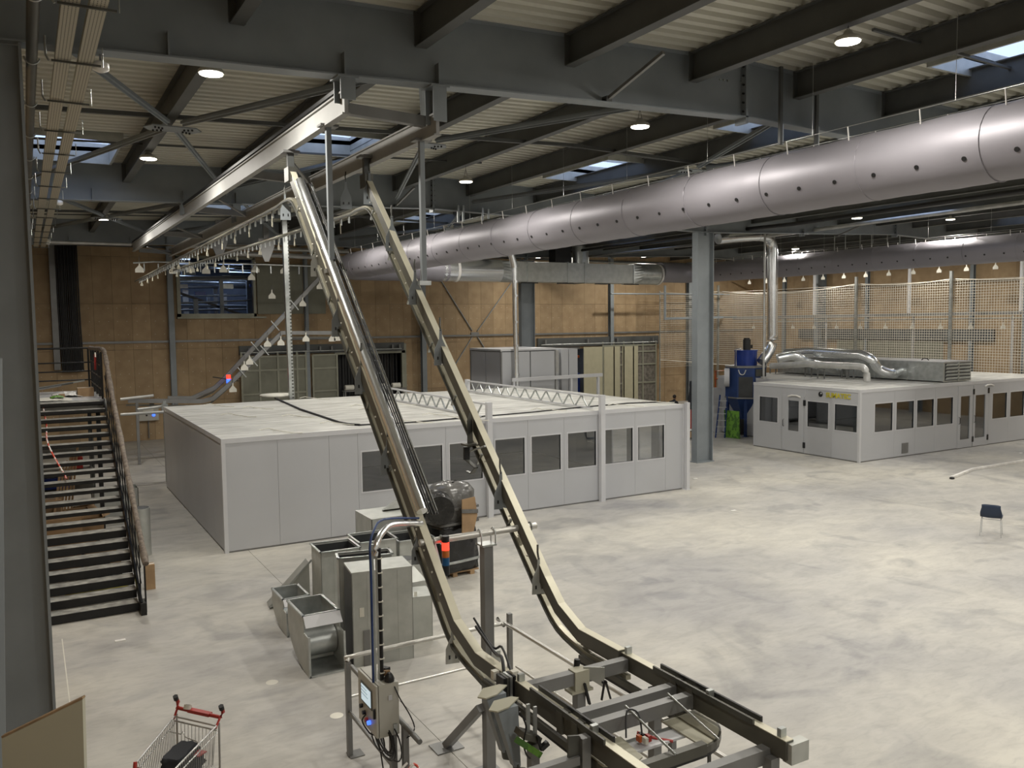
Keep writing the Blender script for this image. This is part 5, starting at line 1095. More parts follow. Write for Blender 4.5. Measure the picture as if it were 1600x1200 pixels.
t = thing('red_hanger', 'red tagged tool hanging on the landing balustrade', 'tool', (1.58, 24.3, 4.3)); MB().bar((1.55, 24.3, 4.55), (1.55, 24.5, 4.15), .05, .03).build('strip', 'red', t); B(1.54, 1.57, 24.28, 24.36, 4.48, 4.6).build('tag', 'paper', t)
t = thing('side_tape', 'red and white tape tied down the left side of the stair', 'tape', (.2, 22, 3)); MB().tube(smooth([(.30, 23.0, 3.35), (.34, 22.3, 3.0), (.32, 21.6, 2.75), (.4, 21.0, 2.5), (.62, 20.4, 2.05), (.6, 20.0, 2.1)], 4), .018, 5).build('strand', 'orangetie', t)
# clutter under and behind the stair
random.seed(5)
names = [('open cardboard carton', .9, 24.5, .5, 1), ('tall cardboard carton', .55, 22.9, .7, 0), ('flat cardboard carton', 1.2, 25.6, .35, 1), ('long cardboard carton', .9, 21.6, .4, 0), ('cardboard carton with raised flaps', 1.15, 23.3, .55, 1), ('squat cardboard carton', .5, 20.6, .35, 1), ('small cardboard carton', 1.25, 20.3, .3, 0), ('cardboard carton', 0.35, 24.9, .8, 0)]
for i, (n_, x, y, h, op) in enumerate(names):
    simplebox('cardboard_box', '%s %s under the black stair' % (n_, ['farther back','at the left','at the far right','in the middle','near the middle','near the foot','close to the foot at right','farthest left'][i]), 'box', x, y, 0, .55+rnd(0,.25), .5+rnd(0,.3), h, 'card', rnd(-.15,.15), bool(op))
for i in range(6):
    t = thing('timber_slat', 'pale timber slat leaning under the left side of the stair, %s of six' % ORD[i], 'timber', (.35+.09*i, 24+.2*i, 0)); MB().bar((.35+.09*i, 24+.2*i, 0.02), (.65+.09*i, 25.2+.1*i, 1.5+.1*i), .05, .02).build('slat', 'card', t)
simplebox('blue_crate', 'blue crate glimpsed under the upper steps', 'crate', .55, 25.9, .9, .7, .4, .3, 'blue')
simplebox('red_carton', 'small red box glimpsed under the upper steps', 'box', 1.1, 26.6, 1.3, .3, .3, .3, 'red')
t = thing('under_stair_shelf', 'dark shelf rack standing under the landing', 'shelf', (.7, 26.3, 0))
for z in (.88, 1.28, 1.9): B(.1, 1.5, 25.7, 26.9, z-.03, z).build('shelf_board', 'trackdark', t)
for x in (.1, 1.46):
    for y in (25.7, 26.86): B(x, x+.04, y, y+.04, 0, 2.3).build('upright', 'trackdark', t)
rumple('black_sack', 'shiny black sack of waste under the lower steps', 'sack', 1.1, 19.3, 0, .9, 1.0, .42, 'gloss', 6)
rumple('yellow_sack', 'yellowish sack under the lower steps', 'sack', 1.0, 18.4, 0, 1.1, .5, .22, 'yellow', 7)
rumple('film_heap', 'black and white film heap under the middle steps', 'film', 1.2, 20.9, 0, .7, .5, .5, 'gloss', 8)
def channel(name, label, x, y, sx, sy, h, m='galvdull'):
    t = thing(name, label, 'bin', (x, y, 0)); th = .015
    MB().box(x-sx/2, x+sx/2, y-sy/2, y-sy/2+th, 0, h).box(x-sx/2, x+sx/2, y+sy/2-th, y+sy/2, 0, h).box(x-sx/2, x-sx/2+th, y-sy/2, y+sy/2, 0, h).box(x+sx/2-th, x+sx/2, y-sy/2, y+sy/2, 0, h).build('wall', m, t)
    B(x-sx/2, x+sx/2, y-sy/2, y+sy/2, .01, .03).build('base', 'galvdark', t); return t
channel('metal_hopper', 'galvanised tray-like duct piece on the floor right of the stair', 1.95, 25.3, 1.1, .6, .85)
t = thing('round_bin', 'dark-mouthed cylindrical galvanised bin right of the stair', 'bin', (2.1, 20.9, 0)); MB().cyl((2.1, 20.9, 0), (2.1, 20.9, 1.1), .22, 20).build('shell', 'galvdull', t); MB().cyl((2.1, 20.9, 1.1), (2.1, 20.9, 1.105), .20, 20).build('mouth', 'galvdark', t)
simplebox('cardboard_box', 'small box sticking out by the lower stair rail', 'box', 1.95, 18.1, 0.0, .18, .2, .5, 'card')
# ================================================================== CABLE TRAYS TOP LEFT
for i, (x, w_, lab) in enumerate(((.49, .15, 'left'), (.71, .15, 'right'))):
    t = thing('cable_tray', '%s of two pale perforated cable trays running along the left under the roof' % lab, 'tray', (x, 3, 8.15))
    mt = mat('perforated_tray_%d' % i, (.50,.47,.38), .5, .3, 0, 1)
    nt = mt.node_tree; vv = nt.nodes.new('ShaderNodeTexBrick'); vv.inputs['Color1'].default_value = (.02,.02,.02,1); vv.inputs['Color2'].default_value = (.03,.03,.03,1); vv.inputs['Mortar'].default_value = (.50,.47,.38,1)
    vv.inputs['Scale'].default_value = 1; vv.inputs['Brick Width'].default_value = .05; vv.inputs['Row Height'].default_value = .03; vv.inputs['Mortar Size'].default_value = .011; vv.inputs['Mortar Smooth'].default_value = 0
    tc = nt.nodes.new('ShaderNodeTexCoord'); mp = nt.nodes.new('ShaderNodeMapping'); mp.inputs['Rotation'].default_value = (0, 0, PI/2); nt.links.new(tc.outputs['Object'], mp.inputs[0]); nt.links.new(mp.outputs[0], vv.inputs[0]); nt.links.new(vv.outputs[0], nt.nodes['Principled BSDF'].inputs['Base Color'])
    B(x-w_/2, x+w_/2, 2, 35, 8.12, 8.13).build('tray_floor', mt, t); MB().box(x-w_/2, x-w_/2+.006, 2, 35, 8.13, 8.18).box(x+w_/2-.006, x+w_/2, 2, 35, 8.13, 8.18).build('tray_sides', 'board', t)
    MB().tube([(x-.02, 2, 8.15), (x-.02, 35, 8.15)], .02, 6).tube([(x+.03, 2, 8.15), (x+.03, 35, 8.15)], .015, 6).build('cables', 'black', t)
hb = thing('tray_hangers', 'row of cross arms carrying the two perforated cable trays', 'bracket', (.6, 3, 8.08)); 
for k in range(17):
    y = 3.2+k*2.0 if k < 2 else 8.6+(k-2)*1.85
    MB().bar((.38, y, 8.10), (.86, y, 8.10), .025, .02).build('cross_arm', 'trackdark', hb); MB().tube([(.36, y, 8.09), (.33, y, 8.15), (.33, y, 8.35)], .012, 5).build('hook_arm', 'galv', hb); MB().tube([(.88, y, 8.09), (.88, y, 8.3)], .006, 4).build('threaded_rod', 'galv', hb)
cable('black_pipe', 'dark horizontal pipe with bright clips along the top left edge of the view', [(.20, 2, 8.12), (.20, 35, 8.12)], .055, 'trackdark', 'pipe')
t = thing('pipe_clips', 'row of galvanised clips holding the dark pipe at top left', 'clip', (.2, 5, 8.1))
for k in range(15): y = 4.5+k*2.0; MB().tube([(.2+.075*math.cos(a), y, 8.12+.075*math.sin(a)) for a in [PI*(1+i/8) for i in range(9)]], .01, 5).build('clip_band', 'galv', t)
for x, y in ((157, 105), (92, 317)):
    q = PZ(x, y, 8.2); t = thing('smoke_detector', 'white round detector by the cable trays, %s' % ('nearer' if y < 200 else 'farther'), 'detector', tuple(q)); MB().lathe(tuple(q), [(.03, -.06), (.09, -.03), (.09, .04), (.05, .06)], 14).build('dome', 'strap', t); MB().bar(q+V((0,0,.06)), q+V((0,0,.5)), .02).build('rod', 'frame', t)
# black sprinkler pipe and other service runs in the right bay
cable('service_pipe', 'black service pipe with clips running under the beams of the right bay', [PX(x, y, 23.8) for x, y in ((830,402),(1110,364),(1240,350),(1600,298))], .075, 'black', 'pipe')
cable('service_rail', 'slim pale rail slanting below the black service pipe', [PX(x, y, 24.6) for x, y in ((800,421),(900,403),(1085,383))], .05, 'frame', 'rail')
cable('service_pipe', 'second dark pipe above the far fabric duct', [PX(x, y, 27.5) for x, y in ((1200,369),(1400,342),(1600,316))], .08, 'pipe', 'pipe')
for i, y in enumerate((24.2, 25.6, 27.0)):
    t = thing('u_hanger', 'thin U-shaped hanger above the right-hand duct, %s of three' % ORD[i], 'hanger', (33, y, 8)); MB().tube([(33, y, 9.1), (33, y, 8.4), (33, y-.6, 8.4), (33, y-.6, 9.1)], .03, 5).build('loop', 'galv', t)
for i, x in enumerate((803, 811, 692, 709, 1219, 1240)):
    pass
for i, (x, y0, y1) in enumerate(((716,326,348),(724,326,347),(754,330,345),(763,332,342))):
    q0_ = PY(x, y0, 23.3); q1_ = PY(x, y1, 23.3); t = thing('duct_hanger_rod', 'slim steel hanger under the middle beam, %s from the left' % ORD[i], 'hanger', tuple(q0_)); MB().bar(q0_+V((0,0,.1)), q1_, .06, .04).build('rod', 'galv', t)
# ================================================================== DUCT PIECES ON THE FLOOR
def ductbox(name, label, c, ux, sx, sy, h, open_top=True, m='galvdull', th=.012, z0=0, extra=None):
    """rectangular duct standing upright; c = front-left floor corner, ux = unit direction of its front"""
    t = thing(name, label, 'duct', (c[0], c[1], z0)); c = V((c[0], c[1], z0)); u = V(ux).normalized(); v = V((-u.y, u.x, 0)); k = V((0,0,1))
    def q(a, b, z): return c+u*a+v*b+k*z
    def slab(a0, a1, b0, b1, za, zb_): return MB().add([q(a0,b0,za), q(a1,b0,za), q(a1,b1,za), q(a0,b1,za), q(a0,b0,zb_), q(a1,b0,zb_), q(a1,b1,zb_), q(a0,b1,zb_)], [(0,3,2,1),(4,5,6,7),(0,1,5,4),(1,2,6,5),(2,3,7,6),(3,0,4,7)])
    slab(0, sx, 0, th, 0, h).build('front_sheet', m, t); slab(0, sx, sy-th, sy, 0, h).build('back_sheet', m, t)
    slab(0, th, 0, sy, 0, h).build('side_sheet', m, t); slab(sx-th, sx, 0, sy, 0, h).build('side_sheet', m, t)
    if open_top:
        f = MB(); e = .03
        for (a0, a1, b0, b1) in ((-e, sx+e, -e, .012), (-e, sx+e, sy-.012, sy+e), (-e, .012, -e, sy+e), (sx-.012, sx+e, -e, sy+e)):
            r_ = slab(a0, a1, b0, b1, h-.008, h+.012); f.add(r_.v, r_.f)
        f.build('flange', 'galv', t)
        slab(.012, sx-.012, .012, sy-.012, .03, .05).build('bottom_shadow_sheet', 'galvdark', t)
        for nm, a in (('inner_shade_sheet', (.013, .02, .013, sy-.013)), ('inner_shade_sheet', (sx-.02, sx-.013, .013, sy-.013)), ('inner_shade_sheet', (.013, sx-.013, .013, .02)), ('inner_shade_sheet', (.013, sx-.013, sy-.02, sy-.013))): slab(*a, .05, h-.03).build(nm, 'galvdark', t)  # dark sheets stand in for shade on the duct's inner walls
    else: slab(0, sx, 0, sy, h, h+.01).build('top_sheet', 'galvdull', t)
    n = int(sx/.22)
    for i in range(1, n): slab(sx*i/n-.003, sx*i/n+.003, -.004, 0, .02, h-.02).build('bead', m, t)
    if extra: extra(t, slab)
    return t
def lab(t, slab): slab(.12, .17, -.006, -.002, .78, .86).build('paper_label', 'paper', t)
def lab2(t, slab):
    slab(.16, .26, -.02, 0, .0, .56).build('open_slot', 'frame', t); slab(.11, .18, -.006, -.002, .78, .92).build('paper_label', 'paper', t); slab(-.004, 0, .02, .60, .02, 1.45).build('shaded_end', 'galvdark', t)  # dark sheet on the left side paints the duct's shaded end
ductbox('duct_section_large', 'tallest closed galvanised duct box standing in front of the stack', (4.13, 12.15), (.99,-.14,0), .95, .62, 1.47, False, extra=lab2)
ductbox('duct_section_flanged', 'tall open duct with flanged mouth at the left back of the stack', (4.45, 14.75), (1,-.05,0), .72, .70, 1.14)
ductbox('duct_section_flanged', 'open flanged duct second from left at the back of the stack', (5.28, 15.0), (1,-.05,0), .72, .75, 1.14)
ductbox('duct_section_flanged', 'open flanged duct at the right back of the stack', (6.15, 15.2), (1,-.05,0), .72, .75, 1.0)
ductbox('duct_section_narrow', 'narrow open duct wedged behind the tallest box', (4.2, 12.95), (.978,-.21,0), .85, .32, 1.50)
ductbox('duct_section_wide', 'wide pleated duct box standing behind the stack before the booth', (6.02, 16.35), (1,.0,0), 1.35, 1.0, 1.22, False)
ductbox('duct_section_short', 'short closed duct box with a label at the right of the stack', (5.22, 12.62), (.97,-.24,0), .42, .55, .76, False, extra=lab)
# conical cap with round spigot on the short box
cp = thing('duct_transition', 'pyramid-shaped duct transition with round spigot right of the tallest box', 'duct', (5.4, 13.4, .0))
B(5.30, 5.85, 13.25, 13.8, 0, .80).build('lower_box', 'galvdull', cp)
mbx = MB(); n = 16; r_ = .16; vs = [(5.30,13.25,.80),(5.85,13.25,.80),(5.85,13.8,.80),(5.30,13.8,.80)]+[(5.5,13.45,1.06),(5.68,13.45,1.06),(5.68,13.63,1.06),(5.5,13.63,1.06)]
mbx.add(vs, [(0,1,5,4),(1,2,6,5),(2,3,7,6),(3,0,4,7)]); mbx.build('hood', 'galvdull', cp)
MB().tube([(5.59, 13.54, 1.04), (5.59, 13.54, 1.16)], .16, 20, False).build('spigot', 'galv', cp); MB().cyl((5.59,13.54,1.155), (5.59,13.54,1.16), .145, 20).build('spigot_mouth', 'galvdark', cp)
# curved scoops
def scoop(name, label, x0, x1, y, w_, h, m='galvdull', rz=0):
    """duct elbow standing on its curved back: profile in the YZ plane seen from the side"""
    t = thing(name, label, 'duct', (x0, y, 0))
    n = 14; R = h; prof_o = [(y, h), (y+.0, h*.95)]
    side = [(0, h)]+[(0+w_*(1-math.cos(a)), h*(1-math.sin(a))) for a in [PI/2*i/n for i in range(n+1)]]+[(w_, h*.0)]
    prof_ = [(0, h)]+[(w_*.9*(1-math.cos(a)), h*.75*(1-math.sin(a))) for a in [PI/2*i/n for i in range(n+1)]]
    poly = [(w_, 0)]+[(w_-p[0], 0) if 0 else (w_-w_*math.sin(a), h*.62*(1-math.cos(a))) for p, a in [((0,0), PI/2*i/n) for i in range(n+1)]]+[(0, h), (w_*.78, h), (w_*.78, h*.72), (w_, h*.70)]
    for xx in (x0, x1): MB().plate([(q_[0], q_[1]) for q_ in poly], (xx, y, 0), (0,-1,0), (0,0,1), .012).build('cheek', m, t)
    bk_ = MB(); arcp = [(w_-w_*math.sin(PI/2*i/n), h*.62*(1-math.cos(PI/2*i/n))) for i in range(n+1)]+[(0, h)]
    for (a, za), (b, zb_) in zip(arcp, arcp[1:]): bk_.bar((x0, y-(a+b)/2, (za+zb_)/2), (x1, y-(a+b)/2, (za+zb_)/2), math.hypot(b-a, zb_-za)+.004, .01, (0, -(zb_-za)/-1 if 0 else (zb_-za), (b-a)) )
    bk_.build('curved_back', 'galv', t)
    for (ya, yb_) in ((0, .03), (w_*.75, w_*.78)): B(x0-.02, x1+.02, y-yb_, y-ya, h-.01, h+.02).build('flange', 'galv', t)
    for xx in (x0, x1): B(xx-.025, xx+.015, y-w_*.78, y, h-.01, h+.02).build('flange', 'galv', t)
    MB().bar((x0-.01, y-w_*.835-.012, h*.925), (x1+.01, y-w_*.835-.012, h*.925), .012, .55*math.hypot(.22*w_, .30*h), (0, .22*w_, .30*h)).build('bright_lip', 'whitetrim', t)
    MB().box(x0, x1, y-w_-.01, y-w_+.02, 0, .03).box(x0-.01, x0+.02, y-w_-.01, y-w_+.02, 0, h*.72).box(x1-.02, x1+.01, y-w_-.01, y-w_+.02, 0, h*.72).build('mouth_frame', 'galv', t)
    # inner turning vane
    MB().tube([(x0+.02, y-w_*.55, h*.42), (x1-.02, y-w_*.55, h*.42)], h*.25, 18).build('turning_vane', 'galv', t)
    B(x0+.02, x1-.02, y-w_*.55, y-w_*.52, h*.1, h*.8).build('inner_plate', 'galvdull', t)
    t.rotation_euler[2] = rz; return t
scoop('duct_elbow', 'nearest curved galvanised duct elbow with open mouth lying on the floor', 3.44, 3.99, 13.25, 1.13, .86)
scoop('duct_elbow', 'second curved duct elbow just behind the nearest one', 3.60, 4.05, 14.9, .95, .58)
t = thing('duct_offcut', 'wedge-shaped duct piece leaning behind the left of the stack', 'duct', (4.0, 15.6, 0)); MB().plate([(0,0),(.75,0),(.75,.75)], (3.72, 15.75, .02), (1,-.1,0), (0,0,1), .35).build('wedge', 'galvdull', t); MB().bar((3.70,15.55,.03), (4.5,15.5,.82), .03, .03).build('edge_flange', 'galv', t)
t = thing('duct_offcut', 'folded sheet peak standing on the pleated duct before the booth', 'duct', (6.9, 17, 1.23)); MB().plate([(-.45,0),(.45,0),(.15,.34)], (6.95, 17.0, 1.235), (1,0,0), (0,.3,1), .25).build('wedge', 'galvdull', t); MB().bar((6.9, 16.9, 1.56), (7.3, 16.8, 1.48), .02).build('edge_strip', 'frame', t)
# wrapped fan
fw = thing('wrapped_fan', 'black film-wrapped blower with cardboard patch in front of the booth', 'machine', (7.4, 16.0, 0))
def rbox(cx, cy, sx, sy, z0, z1, rz, taper=1., n=6, wob=.02, seed=1):
    random.seed(seed); vs = []; per = []
    for s_, (ax_, ay_) in enumerate(((-1,-1),(1,-1),(1,1),(-1,1))):
        bx_, by_ = ((1,-1),(1,1),(-1,1),(-1,-1))[s_]
        for i in range(n): f = i/n; per.append((ax_+(bx_-ax_)*f, ay_+(by_-ay_)*f))
    k = len(per); L_ = 8
    for j in range(L_+1):
        z = z0+(z1-z0)*j/L_; tp_ = 1+(taper-1)*j/L_
        for (a, b) in per:
            rr = 1-.07*(abs(a*b))**3; x, y = a*sx/2*tp_*rr+rnd(-wob,wob), b*sy/2*tp_*rr+rnd(-wob,wob)
            vs.append((cx+x*math.cos(rz)-y*math.sin(rz), cy+x*math.sin(rz)+y*math.cos(rz), z+(rnd(-wob,wob) if 0 < j < L_ else 0)))
    fs = [(j*k+i, j*k+(i+1) % k, (j+1)*k+(i+1) % k, (j+1)*k+i) for j in range(L_) for i in range(k)]
    m_ = MB().add(vs, fs, True); m_.f.append(tuple(L_*k+i for i in range(k))); m_.sm.append(False); m_.f.append(tuple(range(k-1, -1, -1))); m_.sm.append(False); return m_
rbox(7.55, 15.95, 1.0, 1.0, .12, 1.12, .15, .92, seed=4).build('wrapped_body', 'gloss', fw)
hd = MB(); hd.lathe((0,0,0), [(.46, -.42), (.52, -.3), (.54, 0), (.52, .3), (.40, .44), (.15, .5)], 22)
hv = [V((p.x*1.0, p.y*.85, p.z)) for p in map(V, hd.v)]
hd.v = [tuple(V((7.62, 15.95, 1.42))+V((q_.z*.0+q_.x, q_.y, q_.z*1.0))) for q_ in hv]; random.seed(2); hd.v = [(a+rnd(-.015,.015), b+rnd(-.015,.015), c+rnd(-.02,.02)) for a, b, c in hd.v]; hd.build('wrapped_head', 'film', fw)
MB().cyl((7.28, 15.75, 1.52), (7.05, 15.22, 1.50), .28, 24, .29).build('round_mouth', 'gloss', fw)
for z, m_ in ((.30, 'galv'), (1.10, 'film'), (1.40-.0, 'film')):
    s_ = .51 if z < 1.2 else .44; rbox(7.55, 15.95, 1.035, 1.035, z, z+.05, .15, 1, wob=.003, seed=9).build('strap_band', m_, fw)
MB().plate([(-.16,-.32),(.12,-.34),(.24,.0),(.2,.38),(-.12,.36)], (7.72, 15.33, 1.28), (1,.12,0), (0,.08,1), .02).build('cardboard_patch', 'card', fw); MB().plate([(-.16,.05),(.24,.0),(.24,.08),(-.16,.13)], (7.73, 15.31, 1.32), (1,.12,0), (0,.08,1), .015).build('patch_tape', 'film', fw)
pt = thing('wooden_pallet', 'wooden pallet under the film-wrapped blower', 'pallet', (7.5, 15.95, 0))
for x in (7.1, 7.5, 7.9): B(x-.05, x+.05, 15.5, 16.45, 0, .08).build('bearer', 'card', pt)
for k in range(5): B(7.0, 8.05, 15.5+k*.2, 15.62+k*.2, .08, .11).build('deck_board', 'card', pt)
# ================================================================== TROLLEY
tb = thing('shopping_trolley', 'red-handled wire shopping trolley at the bottom left', 'trolley', (1.2, 9.4, 0))
HL, HR = PZ(273, 1108, .98), PZ(345, 1124, .98)      # handle ends
fwd = V((-(HR-HL).y, (HR-HL).x, 0)).normalized(); side = (HR-HL).normalized(); side.z = 0; fwd = V((side.y, -side.x, 0)).normalized()
FLp = PZ(183, 1205, .90); fwd = (FLp-HL); fwd.z = 0; Lc = 1.0; fwd = fwd.normalized()
wB, wF = (HR-HL).length*.92, (HR-HL).length*.7
def tp_(a, s_, z): w_ = wB+(wF-wB)*a/Lc; return (HL+HR)/2*1.0 + fwd*a + side*(s_*w_/2) - V((0,0,(HL.z+HR.z)/2)) + V((0,0,z))
def cart(mb_pts, r, name, m='wire'): return MB().tube(mb_pts, r, 6).build(name, m, tb)
for s_ in (-1, 1):
    cart([tp_(.05, s_, .93), tp_(Lc, s_, .88)], .011, 'top_rim'); cart([tp_(.05, s_, .85), tp_(Lc, s_, .80)], .008, 'side_wire'); cart([tp_(.12, s_, .50), tp_(Lc-.08, s_*.85, .55)], .009, 'bottom_rim')
    for k in range(24):
        a = .08+k*(Lc-.1)/23; MB().tube([tp_(a, s_, .93-.05*a), tp_(.12+(Lc-.2)*k/23, s_*.9, .51+.05*a)], .0035, 5).build('side_grid_wire', 'wire', tb)
    cart([tp_(.0, s_, .93), tp_(.02, s_, .45), tp_(.15, s_*.9, .16)], .012, 'frame_leg'); cart([tp_(.15, s_*.9, .16), tp_(Lc*.9, s_*.7, .16)], .012, 'chassis_tube')
    cart([tp_(-.02, s_, .98), tp_(.08, s_, .91)], .014, 'handle_stem', 'red'); cart([tp_(-.03, s_, .98), tp_(-.07, s_*1.05, 1.03), tp_(-.04, s_*1.07, 1.09)], .024, 'horn', 'red'); cart([tp_(-.04, s_*1.07, 1.075), tp_(-.02, s_*1.07, 1.12)], .03, 'horn_cap', 'black')
    for a in (.12, Lc*.88): w0 = tp_(a, s_*.8, .06); MB().cyl(w0-side*.015, w0+side*.015, .055, 14).build('wheel', 'black', tb); cart([w0, w0+V((0,0,.1))], .01, 'castor_fork')
for k in range(12):
    s_ = -1+2*k/11; MB().tube([tp_(.1, s_*.95, .9), tp_(.13, s_*.9, .52)], .0035, 5).build('rear_wire', 'wire', tb); MB().tube([tp_(.12, s_*.9, .51), tp_(Lc-.06, s_*.85, .56)], .0035, 5).build('floor_wire', 'wire', tb); MB().tube([tp_(Lc, s_, .88), tp_(Lc-.06, s_*.85, .56)], .0035, 5).build('front_wire', 'wire', tb)
for z in (.93, .88): cart([tp_(.06, -1, z), tp_(.06, 1, z)], .009, 'rear_rim')
for z, a in ((.88, 1.), (.75, .99)): cart([tp_(Lc*a, -1, z), tp_(Lc*a, 1, z)], .009, 'front_rim')
MB().tube([tp_(-.03, -1, .985), tp_(-.03, 1, .985)], .021, 10).build('handle_bar', 'red', tb); MB().bar(tp_(-.03, -.45, .99), tp_(-.03, .55, .99), .06, .035).build('handle_grip', 'red', tb)
cart([tp_(.25, -.85, .86), tp_(.25, -.3, .86), tp_(.25, -.2, .90), tp_(.25, -.1, .84), tp_(.25, .5, .82), tp_(.27, .6, .72)], .006, 'child_seat_wire'); MB().bar(tp_(.32, -.1, .74), tp_(.32, .9, .74), .12, .012).build('seat_flap', 'red', tb)
cart([tp_(Lc, -.9, .93), tp_(Lc+.02, -.9, .87)], .02, 'corner_bumper', 'red')
bgm = tag(rbox(0, 0, .32, .62, 0, .26, 0, .62, 6, .015, 12).build('black_bag', 'cloth'), 'black bag slumped inside the shopping trolley', 'bag'); c_ = tp_(.48, .15, .57); bgm.location = c_; bgm.rotation_euler = (0, 0, math.atan2(fwd.y, fwd.x)-PI/2)
c_ = tp_(-.02, -.5, 1.02); t = thing('tape_roll', 'roll of cream adhesive tape resting on the trolley handle', 'tape', tuple(c_))
d_ = V((.3,.3,.9)).normalized(); MB().cyl(c_-d_*.02, c_+d_*.03, .042, 20).build('tape', 'paper', t); MB().cyl(c_+d_*.0301, c_+d_*.032, .03, 16).build('core', 'black', t)
# ================================================================== CHAIR
ch_ = thing('plastic_chair', 'navy plastic shell chair with chrome legs alone on the floor at right', 'chair', (20.0, 11.6, 0))
cc = V((20.0, 11.62, 0)); uu = V((.36, -.93, 0)).normalized(); uu = (PZ(1565,841)-PZ(1530,837)); uu.z = 0; uu.normalize(); vv_ = V((-uu.y, uu.x, 0))
if vv_.dot(V((cc.x, cc.y, 0))) < 0: vv_ = -vv_
cc = (PZ(1565,841)+PZ(1530,837))/2; cc.z = 0
def cq(a, b, z): return cc+uu*a+vv_*b+V((0,0,z))
n = 10; vs = []
prof2 = [(.42,.455),(.34,.44),(.20,.43),(.08,.44),(.02,.48),(-.02,.58),(-.05,.70),(-.06,.79)]
for (b, z) in prof2:
    wd_ = .23 if z < .6 else .20
    for i in range(n+1): s_ = i/n*2-1; vs.append(cq(s_*wd_, b+.03*s_*s_*(1 if z > .5 else 0), z+(.015*s_*s_ if z < .5 else 0)-(.02*s_**4 if z > .75 else 0)))
mb = MB().add(vs, [(j*(n+1)+i, j*(n+1)+i+1, (j+1)*(n+1)+i+1, (j+1)*(n+1)+i) for j in range(len(prof2)-1) for i in range(n)], True)
o = mb.build('shell', 'chairblue', ch_); md = o.modifiers.new('thick', 'SOLIDIFY'); md.thickness = .014
for a in (-.2, .2):
    for b, s_ in ((.03, -.03), (.36, .03)): MB().tube([cq(a, b, .43), cq(a*1.12, b+s_, 0)], .011, 8).build('leg', 'chrome', ch_)
MB().tube([cq(-.2, .03, .42), cq(.2, .03, .42)], .011, 8).tube([cq(-.2, .03, .42), cq(-.2, .36, .42)], .011, 8).tube([cq(.2, .03, .42), cq(.2, .36, .42)], .011, 8).build('seat_frame', 'chrome', ch_)
# ================================================================== BLUE MACHINE
bm = thing('dust_collector', 'deep blue filter tower with a black motor on top beside the far booth', 'machine', (28.2, 27.0, 0))
bc_ = PY(1165, 600, 28.0); bx_, by_ = bc_.x, 28.0
def oct_(r, z): return [(bx_+r*math.cos(PI/8+PI/4*i), by_+r*math.sin(PI/8+PI/4*i), z) for i in range(8)]
def octs(mb, r0_, z0_, r1_, z1_): return mb.add(oct_(r0_, z0_)+oct_(r1_, z1_), [(i, (i+1) % 8, 8+(i+1) % 8, 8+i) for i in range(8)]+[tuple(range(7, -1, -1)), tuple(range(8, 16))])
rr_ = .96
octs(MB(), rr_, 1.75, rr_, 3.12).build('filter_body', 'navy', bm); octs(MB(), rr_*.35, .75, rr_, 1.75).build('hopper', 'navy', bm); octs(MB(), rr_+.03, 3.10, rr_+.03, 3.18).build('rim', 'frame', bm); octs(MB(), rr_+.03, 1.72, rr_+.03, 1.78).build('waist_band', 'frame', bm)
MB().cyl((bx_, by_, 3.18), (bx_, by_, 3.85), .50, 28).build('fan_casing', 'blue', bm); MB().cyl((bx_, by_, 3.83), (bx_, by_, 3.88), .53, 28).build('casing_rim', 'blue', bm)
MB().cyl((bx_+.05, by_, 3.88), (bx_+.05, by_, 4.36), .17, 18).cyl((bx_+.05, by_, 4.36), (bx_+.05, by_, 4.42), .13, 18).build('motor', 'black', bm); B(bx_+.2, bx_+.32, by_-.1, by_+.1, 3.95, 4.1).build('terminal_box', 'black', bm)
for i in range(4): a = PI/4+PI/2*i; MB().bar((bx_+.78*math.cos(a), by_+.78*math.sin(a), 0), (bx_+.78*math.cos(a), by_+.78*math.sin(a), 1.75), .1).build('leg', 'navy', bm); B(bx_+.78*math.cos(a)-.1, bx_+.78*math.cos(a)+.1, by_+.78*math.sin(a)-.1, by_+.78*math.sin(a)+.1, 0, .02).build('foot_plate', 'navy', bm)
MB().cyl((bx_, by_, .05), (bx_, by_, .75), .35, 18).build('dust_bin', 'black', bm)
ap = rr_*math.cos(PI/8)
for ang, w_, z0_, z1_, m_ in ((-PI/2-PI/4, .6, 1.8, 2.7, 'galvdark'), (-PI/2, .62, 2.72, 3.04, 'trackdark'), (-PI/2-PI/4, .28, 2.78, 3.0, 'navy')):
    nn = V((math.cos(ang), math.sin(ang), 0)); tt = V((-nn.y, nn.x, 0)); c_ = V((bx_, by_, (z0_+z1_)/2))+nn*(ap+.02); MB().plate([(-w_/2,-(z1_-z0_)/2),(w_/2,-(z1_-z0_)/2),(w_/2,(z1_-z0_)/2),(-w_/2,(z1_-z0_)/2)], c_, tt, (0,0,1), .05).build('access_door', m_, bm)
nn = V((math.cos(-PI*.75), math.sin(-PI*.75), 0)); c_ = V((bx_, by_, 2.92))+nn*(ap+.06); MB().plate([(-.05,-.1),(.08,-.1),(.08,.12),(-.05,.12)], c_+V((.2,-.1,0)), (-nn.y, nn.x, 0), (0,0,1), .01).build('notice_sheet', 'paper', bm)
MB().tube(smooth([c_+V((-.25,.2,.1)), c_+V((-.2,.15,-.08)), c_+V((-.08,.05,-.1)), c_+V((0,0,.1))], 4), .025, 6).build('hose', 'pipe', bm)
MB().tube([(bx_-.7, by_-.1, 3.15), (bx_-.7, by_-.1, 3.95), (bx_-.4, by_-.1, 3.95)], .03, 6).build('vent_pipe', 'pipe', bm)
MB().cyl((bx_-1.02, by_+.30, 2.65), (bx_-.86, by_+.14, 2.65), .42, 20).build('side_port', 'whitetrim', bm)
